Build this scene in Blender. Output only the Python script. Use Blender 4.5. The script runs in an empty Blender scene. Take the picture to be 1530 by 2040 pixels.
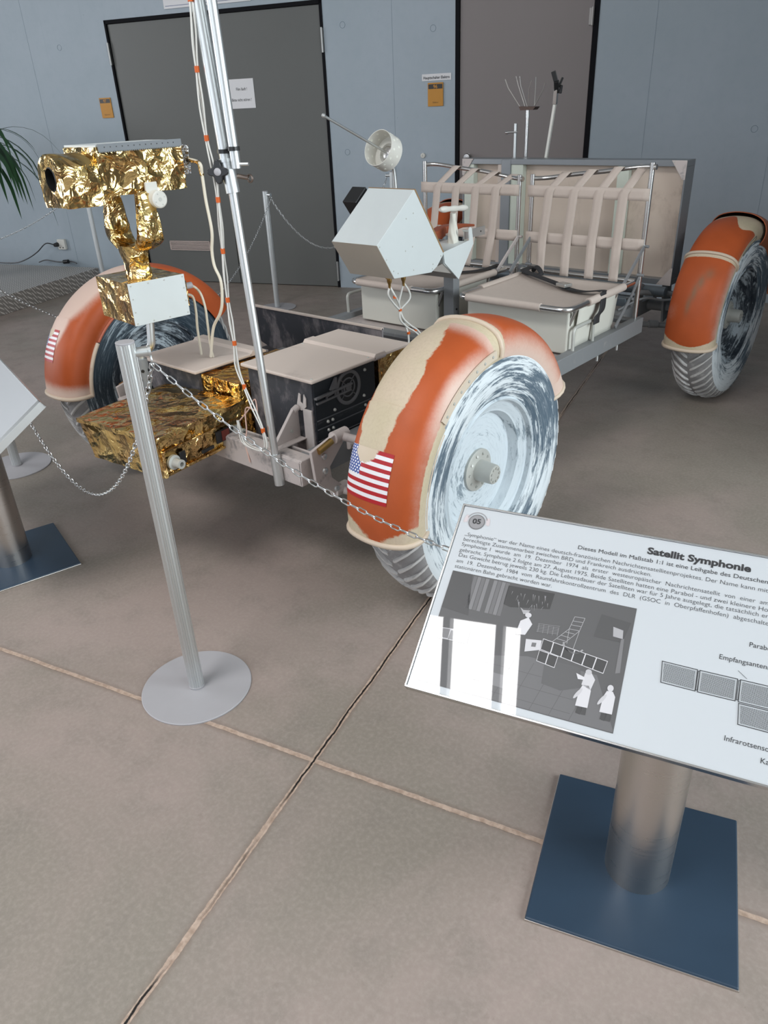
import bpy, math, random
from mathutils import Vector, Matrix, noise
random.seed(7)
sc = bpy.context.scene
R = math.radians
PI = math.pi
# ---------------------------------------------------------------- camera
cam_d = bpy.data.cameras.new('camera')
cam = bpy.data.objects.new('camera', cam_d)
sc.collection.objects.link(cam)
YAW, PIT, ROL, FOC = -0.7294, 0.4993, -0.0471, 1484.5
Fv = Vector((math.sin(YAW)*math.cos(PIT), math.cos(YAW)*math.cos(PIT), -math.sin(PIT)))
Rv = Vector((math.cos(YAW), -math.sin(YAW), 0))
Uv = Rv.cross(Fv)
R2 = Rv*math.cos(ROL) + Uv*math.sin(ROL)
U2 = -Rv*math.sin(ROL) + Uv*math.cos(ROL)
M = Matrix((R2, U2, -Fv)).transposed().to_4x4()
M.translation = Vector((2.0908, -1.7965, 1.4545))
cam.matrix_world = M
cam_d.sensor_fit = 'VERTICAL'
cam_d.sensor_height = 24.0
cam_d.lens = FOC/2040.0*24.0
cam_d.clip_start = 0.05
sc.camera = cam
# ---------------------------------------------------------------- world and exposure
w = bpy.data.worlds.new('world'); sc.world = w; w.use_nodes = True
w.node_tree.nodes['Background'].inputs[0].default_value = (0.75, 0.85, 1.0, 1)
w.node_tree.nodes['Background'].inputs[1].default_value = 1.2
sc.view_settings.view_transform = 'Standard'
sc.view_settings.look = 'None'
sc.view_settings.gamma = 1
sc.view_settings.exposure = 0.0
sc.view_settings.use_curve_mapping = False
# ---------------------------------------------------------------- room frame (the far wall is turned 20.5 degrees)
WA = R(20.5)
WU = Vector((math.cos(WA), math.sin(WA), 0)); WN = Vector((-math.sin(WA), math.cos(WA), 0))
WP0 = Vector((-2.855, 3.224, 0))
WM = Matrix.Translation(WP0) @ Matrix.Rotation(WA, 4, 'Z')      # local x along the wall, local -y into the room
CEIL = 5.0
# skylight rectangles in room frame: (x0,x1,y0,y1)
LIGHT_TINT = (1.0, 0.985, 0.97)
SKY1 = (-0.35, 1.72, -8.2, -6.56)
def area(name, x, y, z, sx, sy, rot, power, col):
    ld = bpy.data.lights.new(name, 'AREA'); ld.shape = 'RECTANGLE'; ld.size = sx; ld.size_y = sy
    ld.energy = power; ld.color = col
    o = bpy.data.objects.new(name, ld); sc.collection.objects.link(o)
    o.matrix_world = WM @ Matrix.Translation((x, y, z)) @ rot
    return o
L1 = (SKY1[1]-SKY1[0])*(SKY1[3]-SKY1[2])
area('skylight_daylight', (SKY1[0]+SKY1[1])/2, (SKY1[2]+SKY1[3])/2, CEIL+0.12, SKY1[1]-SKY1[0], SKY1[3]-SKY1[2], Matrix.Identity(4), PI*L1*17.5, LIGHT_TINT)
# tall window band behind the camera
area('window_daylight', -1.5, -10.35, 2.3, 7.0, 3.4, Matrix.Rotation(R(90), 4, 'X'), PI*7.0*3.4*1.2, (0.90, 0.95, 1.0))
area('window_daylight_left', -8.35, -6.0, 2.6, 4.5, 3.0, Matrix.Rotation(R(-90), 4, 'Z') @ Matrix.Rotation(R(90), 4, 'X'), PI*4.5*3.0*7.0, (0.95, 0.97, 1.0))
area('window_daylight_right', 7.65, -6.2, 2.5, 5.4, 3.2, Matrix.Rotation(R(90), 4, 'Z') @ Matrix.Rotation(R(90), 4, 'X'), PI*5.4*3.2*8.0, (0.88, 0.97, 1.0))

# ================================================================= helpers
def newmat(name):
    m = bpy.data.materials.new(name); m.use_nodes = True
    nt = m.node_tree
    return m, nt, nt.nodes['Principled BSDF']
class NT:
    def __init__(s, nt): s.nt = nt
    def n(s, typ, **kw):
        nd = s.nt.nodes.new(typ)
        for k, v in kw.items():
            if k.startswith('_'): setattr(nd, k[1:], v)
            else: nd.inputs[k].default_value = v
        return nd
    def l(s, a, b): s.nt.links.new(a, b)
    def math(s, op, a, b=None, c=None, clamp=False):
        nd = s.nt.nodes.new('ShaderNodeMath'); nd.operation = op; nd.use_clamp = clamp
        for i, v in enumerate((a, b, c)):
            if v is None: continue
            if isinstance(v, (int, float)): nd.inputs[i].default_value = v
            else: s.l(v, nd.inputs[i])
        return nd.outputs[0]
    def mix(s, fac, a, b):
        nd = s.nt.nodes.new('ShaderNodeMix'); nd.data_type = 'RGBA'
        for i, v in ((0, fac), (6, a), (7, b)):
            if isinstance(v, (int, float)): nd.inputs[i].default_value = v
            elif isinstance(v, tuple): nd.inputs[i].default_value = v if len(v) == 4 else (*v, 1)
            else: s.l(v, nd.inputs[i])
        return nd.outputs[2]
    def ramp(s, fac, p0, p1):
        nd = s.nt.nodes.new('ShaderNodeMapRange'); nd.inputs[1].default_value = p0; nd.inputs[2].default_value = p1
        nd.interpolation_type = 'SMOOTHSTEP'
        s.l(fac, nd.inputs[0]); return nd.outputs[0]
    def noise(s, vec, scale, detail=4, rough=0.55, dist=0):
        nd = s.n('ShaderNodeTexNoise', Scale=scale, Detail=detail, Roughness=rough, Distortion=dist)
        if vec is not None: s.l(vec, nd.inputs['Vector'])
        return nd.outputs[0]
    def coord(s, kind='Object', scale=None):
        tc = s.nt.nodes.new('ShaderNodeTexCoord')
        if scale is None: return tc.outputs[kind]
        mp = s.nt.nodes.new('ShaderNodeMapping'); mp.inputs['Scale'].default_value = scale
        s.l(tc.outputs[kind], mp.inputs[0]); return mp.outputs[0]
    def bump(s, h, strength, dist, bsdf):
        nd = s.n('ShaderNodeBump', Strength=strength, Distance=dist); s.l(h, nd.inputs['Height'])
        s.l(nd.outputs[0], bsdf.inputs['Normal'])
def plain(name, col, rough=0.5, metal=0.0, var=0.0, scale=8, coat=0, bump=0):
    m, nt, b = newmat(name); t = NT(nt)
    b.inputs['Roughness'].default_value = rough; b.inputs['Metallic'].default_value = metal
    b.inputs['Base Color'].default_value = (*col, 1)
    if coat: b.inputs['Coat Weight'].default_value = coat; b.inputs['Coat Roughness'].default_value = 0.02
    if var:
        f = t.noise(t.coord(), scale, 5)
        c = t.mix(f, tuple(x*(1-var) for x in col), tuple(min(1, x*(1+var)) for x in col))
        t.l(c, b.inputs['Base Color'])
        if bump: t.bump(f, bump, 0.01, b)
    return m
def s2l(r, g, b):
    f = lambda c: (c/255/12.92) if c/255 <= 0.04045 else ((c/255+0.055)/1.055)**2.4
    return (f(r), f(g), f(b))

class MB:
    def __init__(s): s.v = []; s.f = []; s.mi = []; s.uv = {}; s.col = []
    def add(s, verts, faces, mat=0, M=None):
        o = len(s.v)
        for v in verts:
            v = Vector(v)
            s.v.append(M @ v if M is not None else v)
        for f in faces: s.f.append([i+o for i in f]); s.mi.append(mat)
        return o
    def box(s, c, d, M=None, mat=0):
        x, y, z = d[0]/2, d[1]/2, d[2]/2; c = Vector(c)
        vs = [c+Vector((i*x, j*y, k*z)) for k in (-1, 1) for j in (-1, 1) for i in (-1, 1)]
        s.add(vs, [(0,2,3,1),(4,5,7,6),(0,1,5,4),(2,6,7,3),(0,4,6,2),(1,3,7,5)], mat, M); return s
    def box2(s, a, b, M=None, mat=0):
        return s.box([(a[i]+b[i])/2 for i in range(3)], [abs(b[i]-a[i]) for i in range(3)], M, mat)
    def bar(s, a, b, wd, ht, mat=0, up=(0,0,1)):
        a, b = Vector(a), Vector(b); d = (b-a); L = d.length; d.normalize()
        upv = Vector(up)
        if abs(d.dot(upv)) > 0.98: upv = Vector((1,0,0))
        sx = d.cross(upv).normalized(); sz = sx.cross(d)
        Mx = Matrix((d, sx, sz)).transposed().to_4x4(); Mx.translation = (a+b)/2
        return s.box((0,0,0), (L, wd, ht), Mx, mat)
    def cyl(s, a, b, r, r2=None, n=16, mat=0, cap=True):
        a, b = Vector(a), Vector(b); d = (b-a).normalized(); r2 = r if r2 is None else r2
        t = Vector((0,0,1)) if abs(d.z) < 0.95 else Vector((1,0,0))
        x = d.cross(t).normalized(); y = d.cross(x)
        vs = []
        for c, rr in ((a, r), (b, r2)):
            for i in range(n):
                an = 2*PI*i/n; vs.append(c+x*math.cos(an)*rr+y*math.sin(an)*rr)
        fs = [(i, n+i, n+(i+1) % n, (i+1) % n) for i in range(n)]
        if cap: fs += [tuple(range(n)), tuple(reversed(range(n, 2*n)))]
        s.add(vs, fs, mat); return s
    def tube(s, pts, r, n=10, mat=0, closed=False):
        pts = [Vector(p) for p in pts]; N = len(pts)
        rs = r if isinstance(r, (list, tuple)) else [r]*N
        t0 = (pts[1]-pts[0]).normalized()
        up = Vector((0,0,1)) if abs(t0.z) < 0.9 else Vector((1,0,0))
        x = t0.cross(up).normalized(); rings = []
        for i in range(N):
            if closed: t = (pts[(i+1) % N]-pts[i-1])
            else: t = pts[min(i+1, N-1)]-pts[max(i-1, 0)]
            t.normalize(); x = (x - t*x.dot(t)).normalized(); y = t.cross(x)
            rings.append([pts[i]+(x*math.cos(2*PI*k/n)+y*math.sin(2*PI*k/n))*rs[i] for k in range(n)])
        vs = [v for rg in rings for v in rg]; fs = []
        for i in range(N if closed else N-1):
            j = (i+1) % N
            for k in range(n): fs.append((i*n+k, j*n+k, j*n+(k+1) % n, i*n+(k+1) % n))
        if not closed: fs += [tuple(reversed(range(n))), tuple((N-1)*n+k for k in range(n))]
        s.add(vs, fs, mat); return s
    def lathe(s, prof, c, axis, n=48, mat=0, closed=False):
        # prof: (offset along axis, radius)
        c = Vector(c); a = Vector(axis).normalized()
        t = Vector((0,0,1)) if abs(a.z) < 0.9 else Vector((1,0,0))
        x = a.cross(t).normalized(); y = a.cross(x); vs = []
        for o_, r in prof:
            for i in range(n):
                an = 2*PI*i/n; vs.append(c+a*o_+(x*math.cos(an)+y*math.sin(an))*r)
        fs = []; m_ = len(prof)
        for j in range(m_ if closed else m_-1):
            k = (j+1) % m_
            for i in range(n): fs.append((j*n+i, j*n+(i+1) % n, k*n+(i+1) % n, k*n+i))
        s.add(vs, fs, mat); return s
    def prism(s, poly, ext, Mx, mat=0, base=0.0):
        # poly in local xy, extruded along local z from base to base+ext
        n = len(poly)
        vs = [(p[0], p[1], base) for p in poly]+[(p[0], p[1], base+ext) for p in poly]
        fs = [tuple(reversed(range(n))), tuple(range(n, 2*n))]+[(i, (i+1) % n, n+(i+1) % n, n+i) for i in range(n)]
        s.add(vs, fs, mat, Mx); return s
    def torus(s, c, R_, r, axis, n=24, m=8, mat=0):
        a = Vector(axis).normalized(); t = Vector((0,0,1)) if abs(a.z) < 0.9 else Vector((1,0,0))
        x = a.cross(t).normalized(); y = a.cross(x)
        return s.tube([Vector(c)+(x*math.cos(2*PI*i/n)+y*math.sin(2*PI*i/n))*R_ for i in range(n)], r, m, mat, True)
    def grid(s, fn, nu, nv, mat=0, M=None):
        vs = [fn(i/nu, j/nv) for j in range(nv+1) for i in range(nu+1)]
        fs = [(j*(nu+1)+i, j*(nu+1)+i+1, (j+1)*(nu+1)+i+1, (j+1)*(nu+1)+i) for j in range(nv) for i in range(nu)]
        return s.add(vs, fs, mat, M)
    def build(s, name, mats, parent=None, smooth=None, bevel=0, origin=None, solid=0, label=None, bseg=2):
        me = bpy.data.meshes.new(name)
        og = Vector(origin) if origin is not None else Vector((0,0,0))
        me.from_pydata([tuple(v-og) for v in s.v], [], s.f)
        for m in (mats if isinstance(mats, (list, tuple)) else [mats]): me.materials.append(m)
        for p, mi in zip(me.polygons, s.mi): p.material_index = mi
        me.update()
        import bmesh
        bm = bmesh.new(); bm.from_mesh(me); bmesh.ops.recalc_face_normals(bm, faces=bm.faces); bm.to_mesh(me); bm.free()
        o = bpy.data.objects.new(name, me); sc.collection.objects.link(o); o.location = og
        if parent is not None:
            o.parent = parent
            o.location = og - wloc(parent)
        if smooth is not None:
            for p in me.polygons: p.use_smooth = True
            try: me.set_sharp_from_angle(angle=R(smooth))
            except Exception: pass
        if solid:
            md = o.modifiers.new('thick', 'SOLIDIFY'); md.thickness = solid; md.offset = 0
        if bevel:
            md = o.modifiers.new('bevel', 'BEVEL'); md.width = bevel; md.segments = bseg; md.limit_method = 'ANGLE'; md.angle_limit = R(40)
        if label: o['label'] = label
        return o
def wloc(o):
    l = Vector(o.location)
    while o.parent: o = o.parent; l += Vector(o.location)
    return l
def empty(name, loc, label, cat, group=None):
    o = bpy.data.objects.new(name, None); sc.collection.objects.link(o); o.location = loc
    o.empty_display_size = 0.1
    tag(o, label, cat, group); return o
def tag(o, label, cat, group=None):
    o['label'] = label; o['category'] = cat
    if group: o['group'] = group
    return o
def struct(o): o['kind'] = 'structure'; return o
def arc(c, r, a0, a1, n, ex, ey):
    c, ex, ey = Vector(c), Vector(ex), Vector(ey)
    return [c+ex*math.cos(R(a0+(a1-a0)*i/n))*r+ey*math.sin(R(a0+(a1-a0)*i/n))*r for i in range(n+1)]
def smoothpath(pts, per=6):
    pts = [Vector(p) for p in pts]; out = []
    for i in range(len(pts)-1):
        p0 = pts[max(i-1, 0)]; p1 = pts[i]; p2 = pts[i+1]; p3 = pts[min(i+2, len(pts)-1)]
        for k in range(per):
            t = k/per
            out.append(0.5*((2*p1)+(p2-p0)*t+(2*p0-5*p1+4*p2-p3)*t*t+(3*p1-p0-3*p2+p3)*t**3))
    out.append(pts[-1]); return out
def roundpath(pts, r, n=5):
    pts = [Vector(p) for p in pts]; out = [pts[0]]
    for i in range(1, len(pts)-1):
        a = (pts[i-1]-pts[i]); b = (pts[i+1]-pts[i]); ra = min(r, a.length*.45, b.length*.45)
        A = pts[i]+a.normalized()*ra; B = pts[i]+b.normalized()*ra
        for k in range(n+1):
            t = k/n; out.append(A*(1-t)**2+pts[i]*2*t*(1-t)+B*t*t)
    out.append(pts[-1]); return out
def textobj(name, s, M_, size, mat, parent, width=None, bold=0.0, align='LEFT', ext=0.0, space=1.0, wordspace=None):
    cu = bpy.data.curves.new(name, 'FONT'); cu.body = s; cu.size = size; cu.align_x = align
    cu.offset = bold; cu.extrude = ext; cu.space_character = space; cu.resolution_u = 3
    if wordspace: cu.space_word = wordspace
    o = bpy.data.objects.new(name, cu); sc.collection.objects.link(o)
    bpy.context.view_layer.update()
    dg = bpy.context.evaluated_depsgraph_get()
    me = bpy.data.meshes.new_from_object(o.evaluated_get(dg))
    bpy.data.objects.remove(o); me.name = name
    xs = [v.co.x for v in me.vertices]
    k = 1.0
    if width and xs: k = width/(max(xs)-(0 if align == 'LEFT' else min(xs)))
    for v in me.vertices: v.co.x *= k
    me.materials.clear(); me.materials.append(mat)
    o = bpy.data.objects.new(name, me); sc.collection.objects.link(o)
    if parent is not None:
        o.parent = parent; P = Matrix.Translation(wloc(parent)); o.matrix_local = P.inverted() @ M_
    else: o.matrix_world = M_
    return o

# ================================================================= materials
def mat_floor():
    m, nt, b = newmat('concrete_floor'); t = NT(nt)
    co = t.coord('Object')
    sp = nt.nodes.new('ShaderNodeSeparateXYZ'); t.l(co, sp.inputs[0])
    th = 0.2584; cx, cy = 1.025, -0.917
    dx = t.math('SUBTRACT', sp.outputs[0], cx); dy = t.math('SUBTRACT', sp.outputs[1], cy)
    ua = t.math('ADD', t.math('MULTIPLY', dx, math.cos(th)), t.math('MULTIPLY', dy, math.sin(th)))
    va = t.math('SUBTRACT', t.math('MULTIPLY', dy, math.cos(th)), t.math('MULTIPLY', dx, math.sin(th)))
    wob = t.math('MULTIPLY', t.math('SUBTRACT', t.noise(co, 5, 6, 0.7), 0.5), 0.010)
    wob2 = t.math('MULTIPLY', t.math('SUBTRACT', t.noise(co, 45, 4, 0.7), 0.5), 0.006)
    wb = t.math('ADD', wob, wob2)
    per = 5.0
    def lines(c, half):
        f = t.math('PINGPONG', t.math('ADD', c, wb), per)
        return f
    du = lines(ua, 0); dv = lines(va, 0)
    # broad mottling
    n1 = t.noise(co, 0.9, 6, 0.6, 0.6); n2 = t.noise(co, 7, 8, 0.65); n3 = t.noise(co, 90, 3, 0.6)
    base = t.mix(t.ramp(n1, 0.36, 0.62), s2l(138, 130, 120), s2l(158, 143, 136))
    base = t.mix(t.math('MULTIPLY', t.ramp(n2, 0.45, 0.75), 0.55), base, s2l(128, 120, 112))
    base = t.mix(t.math('MULTIPLY', t.ramp(n3, 0.35, 0.8), 0.3), base, s2l(180, 168, 158))
    n4 = t.noise(co, 260, 2, 0.5); n5 = t.noise(co, 23, 5, 0.7)
    base = t.mix(t.math('MULTIPLY', t.ramp(n4, 0.72, 0.78), 0.55), base, s2l(92, 82, 74))
    base = t.mix(t.math('MULTIPLY', t.ramp(n5, 0.60, 0.72), 0.25), base, s2l(120, 108, 100))
    grout = t.mix(t.ramp(t.noise(co, 60, 4), 0.3, 0.7), s2l(160, 138, 122), s2l(192, 170, 154))
    gmA = t.math('SUBTRACT', 1.0, t.ramp(dv, 0.0055, 0.0075))
    gmB = t.math('SUBTRACT', 1.0, t.ramp(du, 0.0065, 0.0085))
    gm = t.math('MAXIMUM', gmA, gmB)
    edge = t.math('MULTIPLY', t.math('SUBTRACT', 1.0, t.ramp(t.math('MINIMUM', dv, du), 0.006, 0.022)), 0.35)
    c = t.mix(edge, base, s2l(112, 92, 80))
    c = t.mix(gm, c, grout)
    # open crack that comes and goes along the long joint
    ck = t.math('MULTIPLY', t.math('SUBTRACT', 1.0, t.ramp(t.math('ABSOLUTE', t.math('ADD', t.math('ADD', ua, wb), t.math('MULTIPLY', t.math('SUBTRACT', t.noise(co, 9, 3), 0.5), 0.012))), 0.0018, 0.0035)),
                t.ramp(t.noise(t.coord('Object'), 1.6, 2), 0.44, 0.52))
    c = t.mix(ck, c, (0.012, 0.010, 0.009))
    t.l(c, b.inputs['Base Color'])
    b.inputs['Roughness'].default_value = 0.6
    rr = t.ramp(n2, 0.2, 0.9)
    t.l(t.math('ADD', t.math('MULTIPLY', rr, 0.22), 0.40), b.inputs['Roughness'])
    b.inputs['Specular IOR Level'].default_value = 0.38
    h = t.math('ADD', t.math('MULTIPLY', n3, 0.25), t.math('SUBTRACT', t.math('MULTIPLY', n5, 0.3), t.math('ADD', t.math('MULTIPLY', gm, 1.2), t.math('MULTIPLY', ck, 5))))
    t.bump(h, 0.35, 0.004, b)
    return m
def mat_wall():
    m, nt, b = newmat('painted_concrete_wall'); t = NT(nt)
    co = t.coord('Object')
    n1 = t.noise(co, 0.6, 5, 0.6); n2 = t.noise(co, 14, 5, 0.6)
    c = t.mix(t.ramp(n1, 0.3, 0.7), s2l(160, 172, 180), s2l(170, 180, 189))
    c = t.mix(t.math('MULTIPLY', t.ramp(n2, 0.4, 0.8), 0.25), c, s2l(150, 164, 174))
    sp = nt.nodes.new('ShaderNodeSeparateXYZ'); t.l(co, sp.inputs[0])
    st = t.noise(t.coord('Object', (40, 1, 0.6)), 1.0, 3)
    c = t.mix(t.math('MULTIPLY', t.ramp(st, 0.62, 0.75), 0.15), c, s2l(140, 154, 166))
    n3 = t.noise(co, 38, 2)
    c = t.mix(t.math('MULTIPLY', t.ramp(n3, 0.74, 0.78), 0.5), c, s2l(110, 124, 136))
    t.l(c, b.inputs['Base Color']); b.inputs['Roughness'].default_value = 0.62
    t.bump(n2, 0.12, 0.01, b)
    return m
def mat_foil(name, base=(0.95, 0.66, 0.20), dark=(0.62, 0.30, 0.08), sc_=9.0, strength=1.0, rough=0.10):
    m, nt, b = newmat(name); t = NT(nt)
    co = t.coord('Object')
    nd = t.n('ShaderNodeTexNoise', Scale=sc_*0.7, Detail=3.0, Roughness=0.6); t.l(co, nd.inputs['Vector'])
    mixv = nt.nodes.new('ShaderNodeVectorMath'); mixv.operation = 'MULTIPLY_ADD'
    t.l(nd.outputs['Color'], mixv.inputs[0]); mixv.inputs[1].default_value = (0.16, 0.16, 0.16); t.l(co, mixv.inputs[2])
    v = t.n('ShaderNodeTexVoronoi', Scale=sc_*1.6); v.feature = 'SMOOTH_F1' if False else 'F1'; t.l(mixv.outputs[0], v.inputs['Vector'])
    v2 = t.n('ShaderNodeTexVoronoi', Scale=sc_*4.0); v2.feature = 'DISTANCE_TO_EDGE'; t.l(mixv.outputs[0], v2.inputs['Vector'])
    n2 = t.noise(mixv.outputs[0], sc_*2.2, 3, 0.5, 1.2)
    h = t.math('ADD', t.math('MULTIPLY', v.outputs['Distance'], 1.0), t.math('ADD', t.math('MULTIPLY', v2.outputs[0], 0.14), t.math('MULTIPLY', n2, 0.35)))
    t.bump(h, strength, 0.03, b)
    c = t.mix(t.ramp(t.noise(co, sc_*1.3, 3), 0.35, 0.7), base, dark)
    t.l(c, b.inputs['Base Color'])
    b.inputs['Metallic'].default_value = 1.0; b.inputs['Roughness'].default_value = rough
    return m
def mat_brushpaint(name, light=(0.66, 0.72, 0.76), dark=(0.10, 0.15, 0.19), thr=0.55, axis_off=None, rimdark=0.0):
    """whitewash brushed round the tyre: streaks follow the angle about the axle (local x)"""
    m, nt, b = newmat(name); t = NT(nt)
    co = t.coord('Object')
    sp = nt.nodes.new('ShaderNodeSeparateXYZ'); t.l(co, sp.inputs[0])
    rad = t.math('SQRT', t.math('ADD', t.math('MULTIPLY', sp.outputs[1], sp.outputs[1]), t.math('MULTIPLY', sp.outputs[2], sp.outputs[2])))
    nv = nt.nodes.new('ShaderNodeVectorMath'); nv.operation = 'NORMALIZE'
    cy = nt.nodes.new('ShaderNodeCombineXYZ'); t.l(sp.outputs[1], cy.inputs[1]); t.l(sp.outputs[2], cy.inputs[2]); t.l(cy.outputs[0], nv.inputs[0])
    sc1 = nt.nodes.new('ShaderNodeVectorMath'); sc1.operation = 'SCALE'; t.l(nv.outputs[0], sc1.inputs[0]); sc1.inputs['Scale'].default_value = 1.3
    rx = nt.nodes.new('ShaderNodeCombineXYZ'); t.l(t.math('ADD', t.math('MULTIPLY', rad, 30), t.math('MULTIPLY', sp.outputs[0], 14)), rx.inputs[0])
    ad = nt.nodes.new('ShaderNodeVectorMath'); t.l(sc1.outputs[0], ad.inputs[0]); t.l(rx.outputs[0], ad.inputs[1])
    n1 = t.noise(ad.outputs[0], 1.3, 6, 0.75, 0.4)
    sc2 = nt.nodes.new('ShaderNodeVectorMath'); sc2.operation = 'SCALE'; t.l(nv.outputs[0], sc2.inputs[0]); sc2.inputs['Scale'].default_value = 3.0
    rx2 = nt.nodes.new('ShaderNodeCombineXYZ'); t.l(t.math('MULTIPLY', rad, 150), rx2.inputs[0])
    ad2 = nt.nodes.new('ShaderNodeVectorMath'); t.l(sc2.outputs[0], ad2.inputs[0]); t.l(rx2.outputs[0], ad2.inputs[1])
    n2 = t.noise(ad2.outputs[0], 1.1, 5, 0.7)
    big = t.noise(co, 3.2, 2)
    f = t.math('ADD', t.math('ADD', t.math('MULTIPLY', n1, 0.6), t.math('MULTIPLY', n2, 0.28)), t.math('MULTIPLY', big, 0.35))
    k = t.ramp(f, thr, thr+0.075)
    mid = tuple((a+c)/2 for a, c in zip(light, dark))
    c = t.mix(k, light, dark)
    c = t.mix(t.math('MULTIPLY', t.ramp(n2, 0.48, 0.66), 0.38), c, mid)
    t.l(c, b.inputs['Base Color']); b.inputs['Roughness'].default_value = 0.62
    t.bump(t.math('ADD', n2, n1), 0.25, 0.004, b)
    return m
def mat_scuffed(name, col, col2, amount=0.55, scale=6, rough=0.6, stretch=(1, 1, 1), metal=0):
    m, nt, b = newmat(name); t = NT(nt)
    co = t.coord('Object', stretch)
    n = t.noise(co, scale, 8, 0.68, 0.6)
    n2 = t.noise(co, scale*6, 4, 0.6)
    f = t.math('ADD', t.math('MULTIPLY', n, 0.8), t.math('MULTIPLY', n2, 0.2))
    c = t.mix(t.ramp(f, amount-0.05, amount+0.12), col, col2)
    t.l(c, b.inputs['Base Color']); b.inputs['Roughness'].default_value = rough; b.inputs['Metallic'].default_value = metal
    t.bump(n2, 0.1, 0.004, b)
    return m
def mat_brushed(name, col=(0.62, 0.62, 0.61), rough=0.28, stretch=(3, 3, 120)):
    m, nt, b = newmat(name); t = NT(nt)
    n = t.noise(t.coord('Object', stretch), 4, 4)
    b.inputs['Metallic'].default_value = 1.0; b.inputs['Base Color'].default_value = (*col, 1)
    t.l(t.math('ADD', t.math('MULTIPLY', n, 0.16), rough-0.08), b.inputs['Roughness'])
    return m
def mat_fender(name, orange=s2l(180, 84, 40), beige=s2l(205, 188, 165)):
    m, nt, b = newmat(name); t = NT(nt)
    at = nt.nodes.new('ShaderNodeAttribute'); at.attribute_name = 'wear'
    sp = nt.nodes.new('ShaderNodeSeparateColor'); t.l(at.outputs['Color'], sp.inputs[0])
    co = t.coord('Object')
    n1 = t.noise(co, 26, 8, 0.75); n2 = t.noise(co, 120, 4, 0.6); n3 = t.noise(co, 7, 4)
    nn = t.math('ADD', t.math('MULTIPLY', t.math('SUBTRACT', n1, 0.5), 0.22), t.math('MULTIPLY', t.math('SUBTRACT', n2, 0.5), 0.12))
    k = t.ramp(t.math('ADD', sp.outputs[0], nn), 0.46, 0.54)        # hard chipped edge
    ks = t.ramp(t.math('ADD', sp.outputs[1], t.math('MULTIPLY', nn, 1.0)), 0.25, 0.95)   # soft sprayed edge
    og = t.mix(t.ramp(n3, 0.3, 0.7), orange, tuple(x*0.86 for x in orange))
    bg = t.mix(t.ramp(n3, 0.35, 0.65), beige, s2l(197, 184, 156))
    bg = t.mix(t.math('MULTIPLY', t.ramp(n2, 0.4, 0.7), 0.2), bg, s2l(170, 150, 128))
    c = t.mix(ks, og, s2l(214, 188, 174)); c = t.mix(k, c, bg)
    c = t.mix(t.math('MULTIPLY', sp.outputs[2], 0.8), c, s2l(120, 100, 76))
    t.l(c, b.inputs['Base Color']); b.inputs['Roughness'].default_value = 0.5
    b.inputs['Specular IOR Level'].default_value = 0.35
    t.bump(n2, 0.08, 0.003, b)
    return m
def mat_flag():
    m, nt, b = newmat('flag_print'); t = NT(nt)
    uv = nt.nodes.new('ShaderNodeUVMap'); uv.uv_map = 'UVMap'
    sp = nt.nodes.new('ShaderNodeSeparateXYZ'); t.l(uv.outputs[0], sp.inputs[0])
    u, v = sp.outputs[0], sp.outputs[1]
    st = t.math('LESS_THAN', t.math('FRACT', t.math('MULTIPLY', t.math('SUBTRACT', 1.0, v), 6.5)), 0.5)   # red first from the top
    c = t.mix(st, (0.82, 0.80, 0.82), s2l(172, 14, 26))
    can = t.math('MULTIPLY', t.math('LESS_THAN', u, 0.40), t.math('GREATER_THAN', v, 0.4615))
    su = t.math('MULTIPLY', u, 6/0.40); sv = t.math('MULTIPLY', t.math('SUBTRACT', v, 0.4615), 10/0.5385)
    def stars(ou, ov):
        a = t.math('SUBTRACT', t.math('FRACT', t.math('ADD', su, ou)), 0.5)
        a2 = t.math('MULTIPLY', a, a)
        bb = t.math('MULTIPLY', t.math('SUBTRACT', t.math('FRACT', t.math('MULTIPLY', t.math('ADD', sv, ov), 0.5)), 0.5), 1.5)
        return t.math('LESS_THAN', t.math('ADD', a2, t.math('MULTIPLY', bb, bb)), 0.075)
    s_ = t.math('MAXIMUM', stars(0, 0), stars(0.5, 1.0))
    blue = t.mix(s_, s2l(44, 74, 148), (0.8, 0.8, 0.84))
    c = t.mix(can, c, blue)
    co = t.coord('Object'); n = t.noise(co, 60, 6, 0.7)
    wu = t.math('SUBTRACT', u, 0.46); wv = t.math('SUBTRACT', v, 1.05)
    d = t.math('SQRT', t.math('ADD', t.math('MULTIPLY', t.math('MULTIPLY', wu, wu), 2.6), t.math('MULTIPLY', t.math('MULTIPLY', wv, wv), 1.3)))
    wear = t.math('SUBTRACT', 1.0, t.ramp(t.math('ADD', d, t.math('MULTIPLY', t.math('SUBTRACT', n, 0.5), 0.35)), 0.36, 0.40))
    c = t.mix(wear, c, s2l(205, 188, 165))
    t.l(c, b.inputs['Base Color']); b.inputs['Roughness'].default_value = 0.45
    return m

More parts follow.
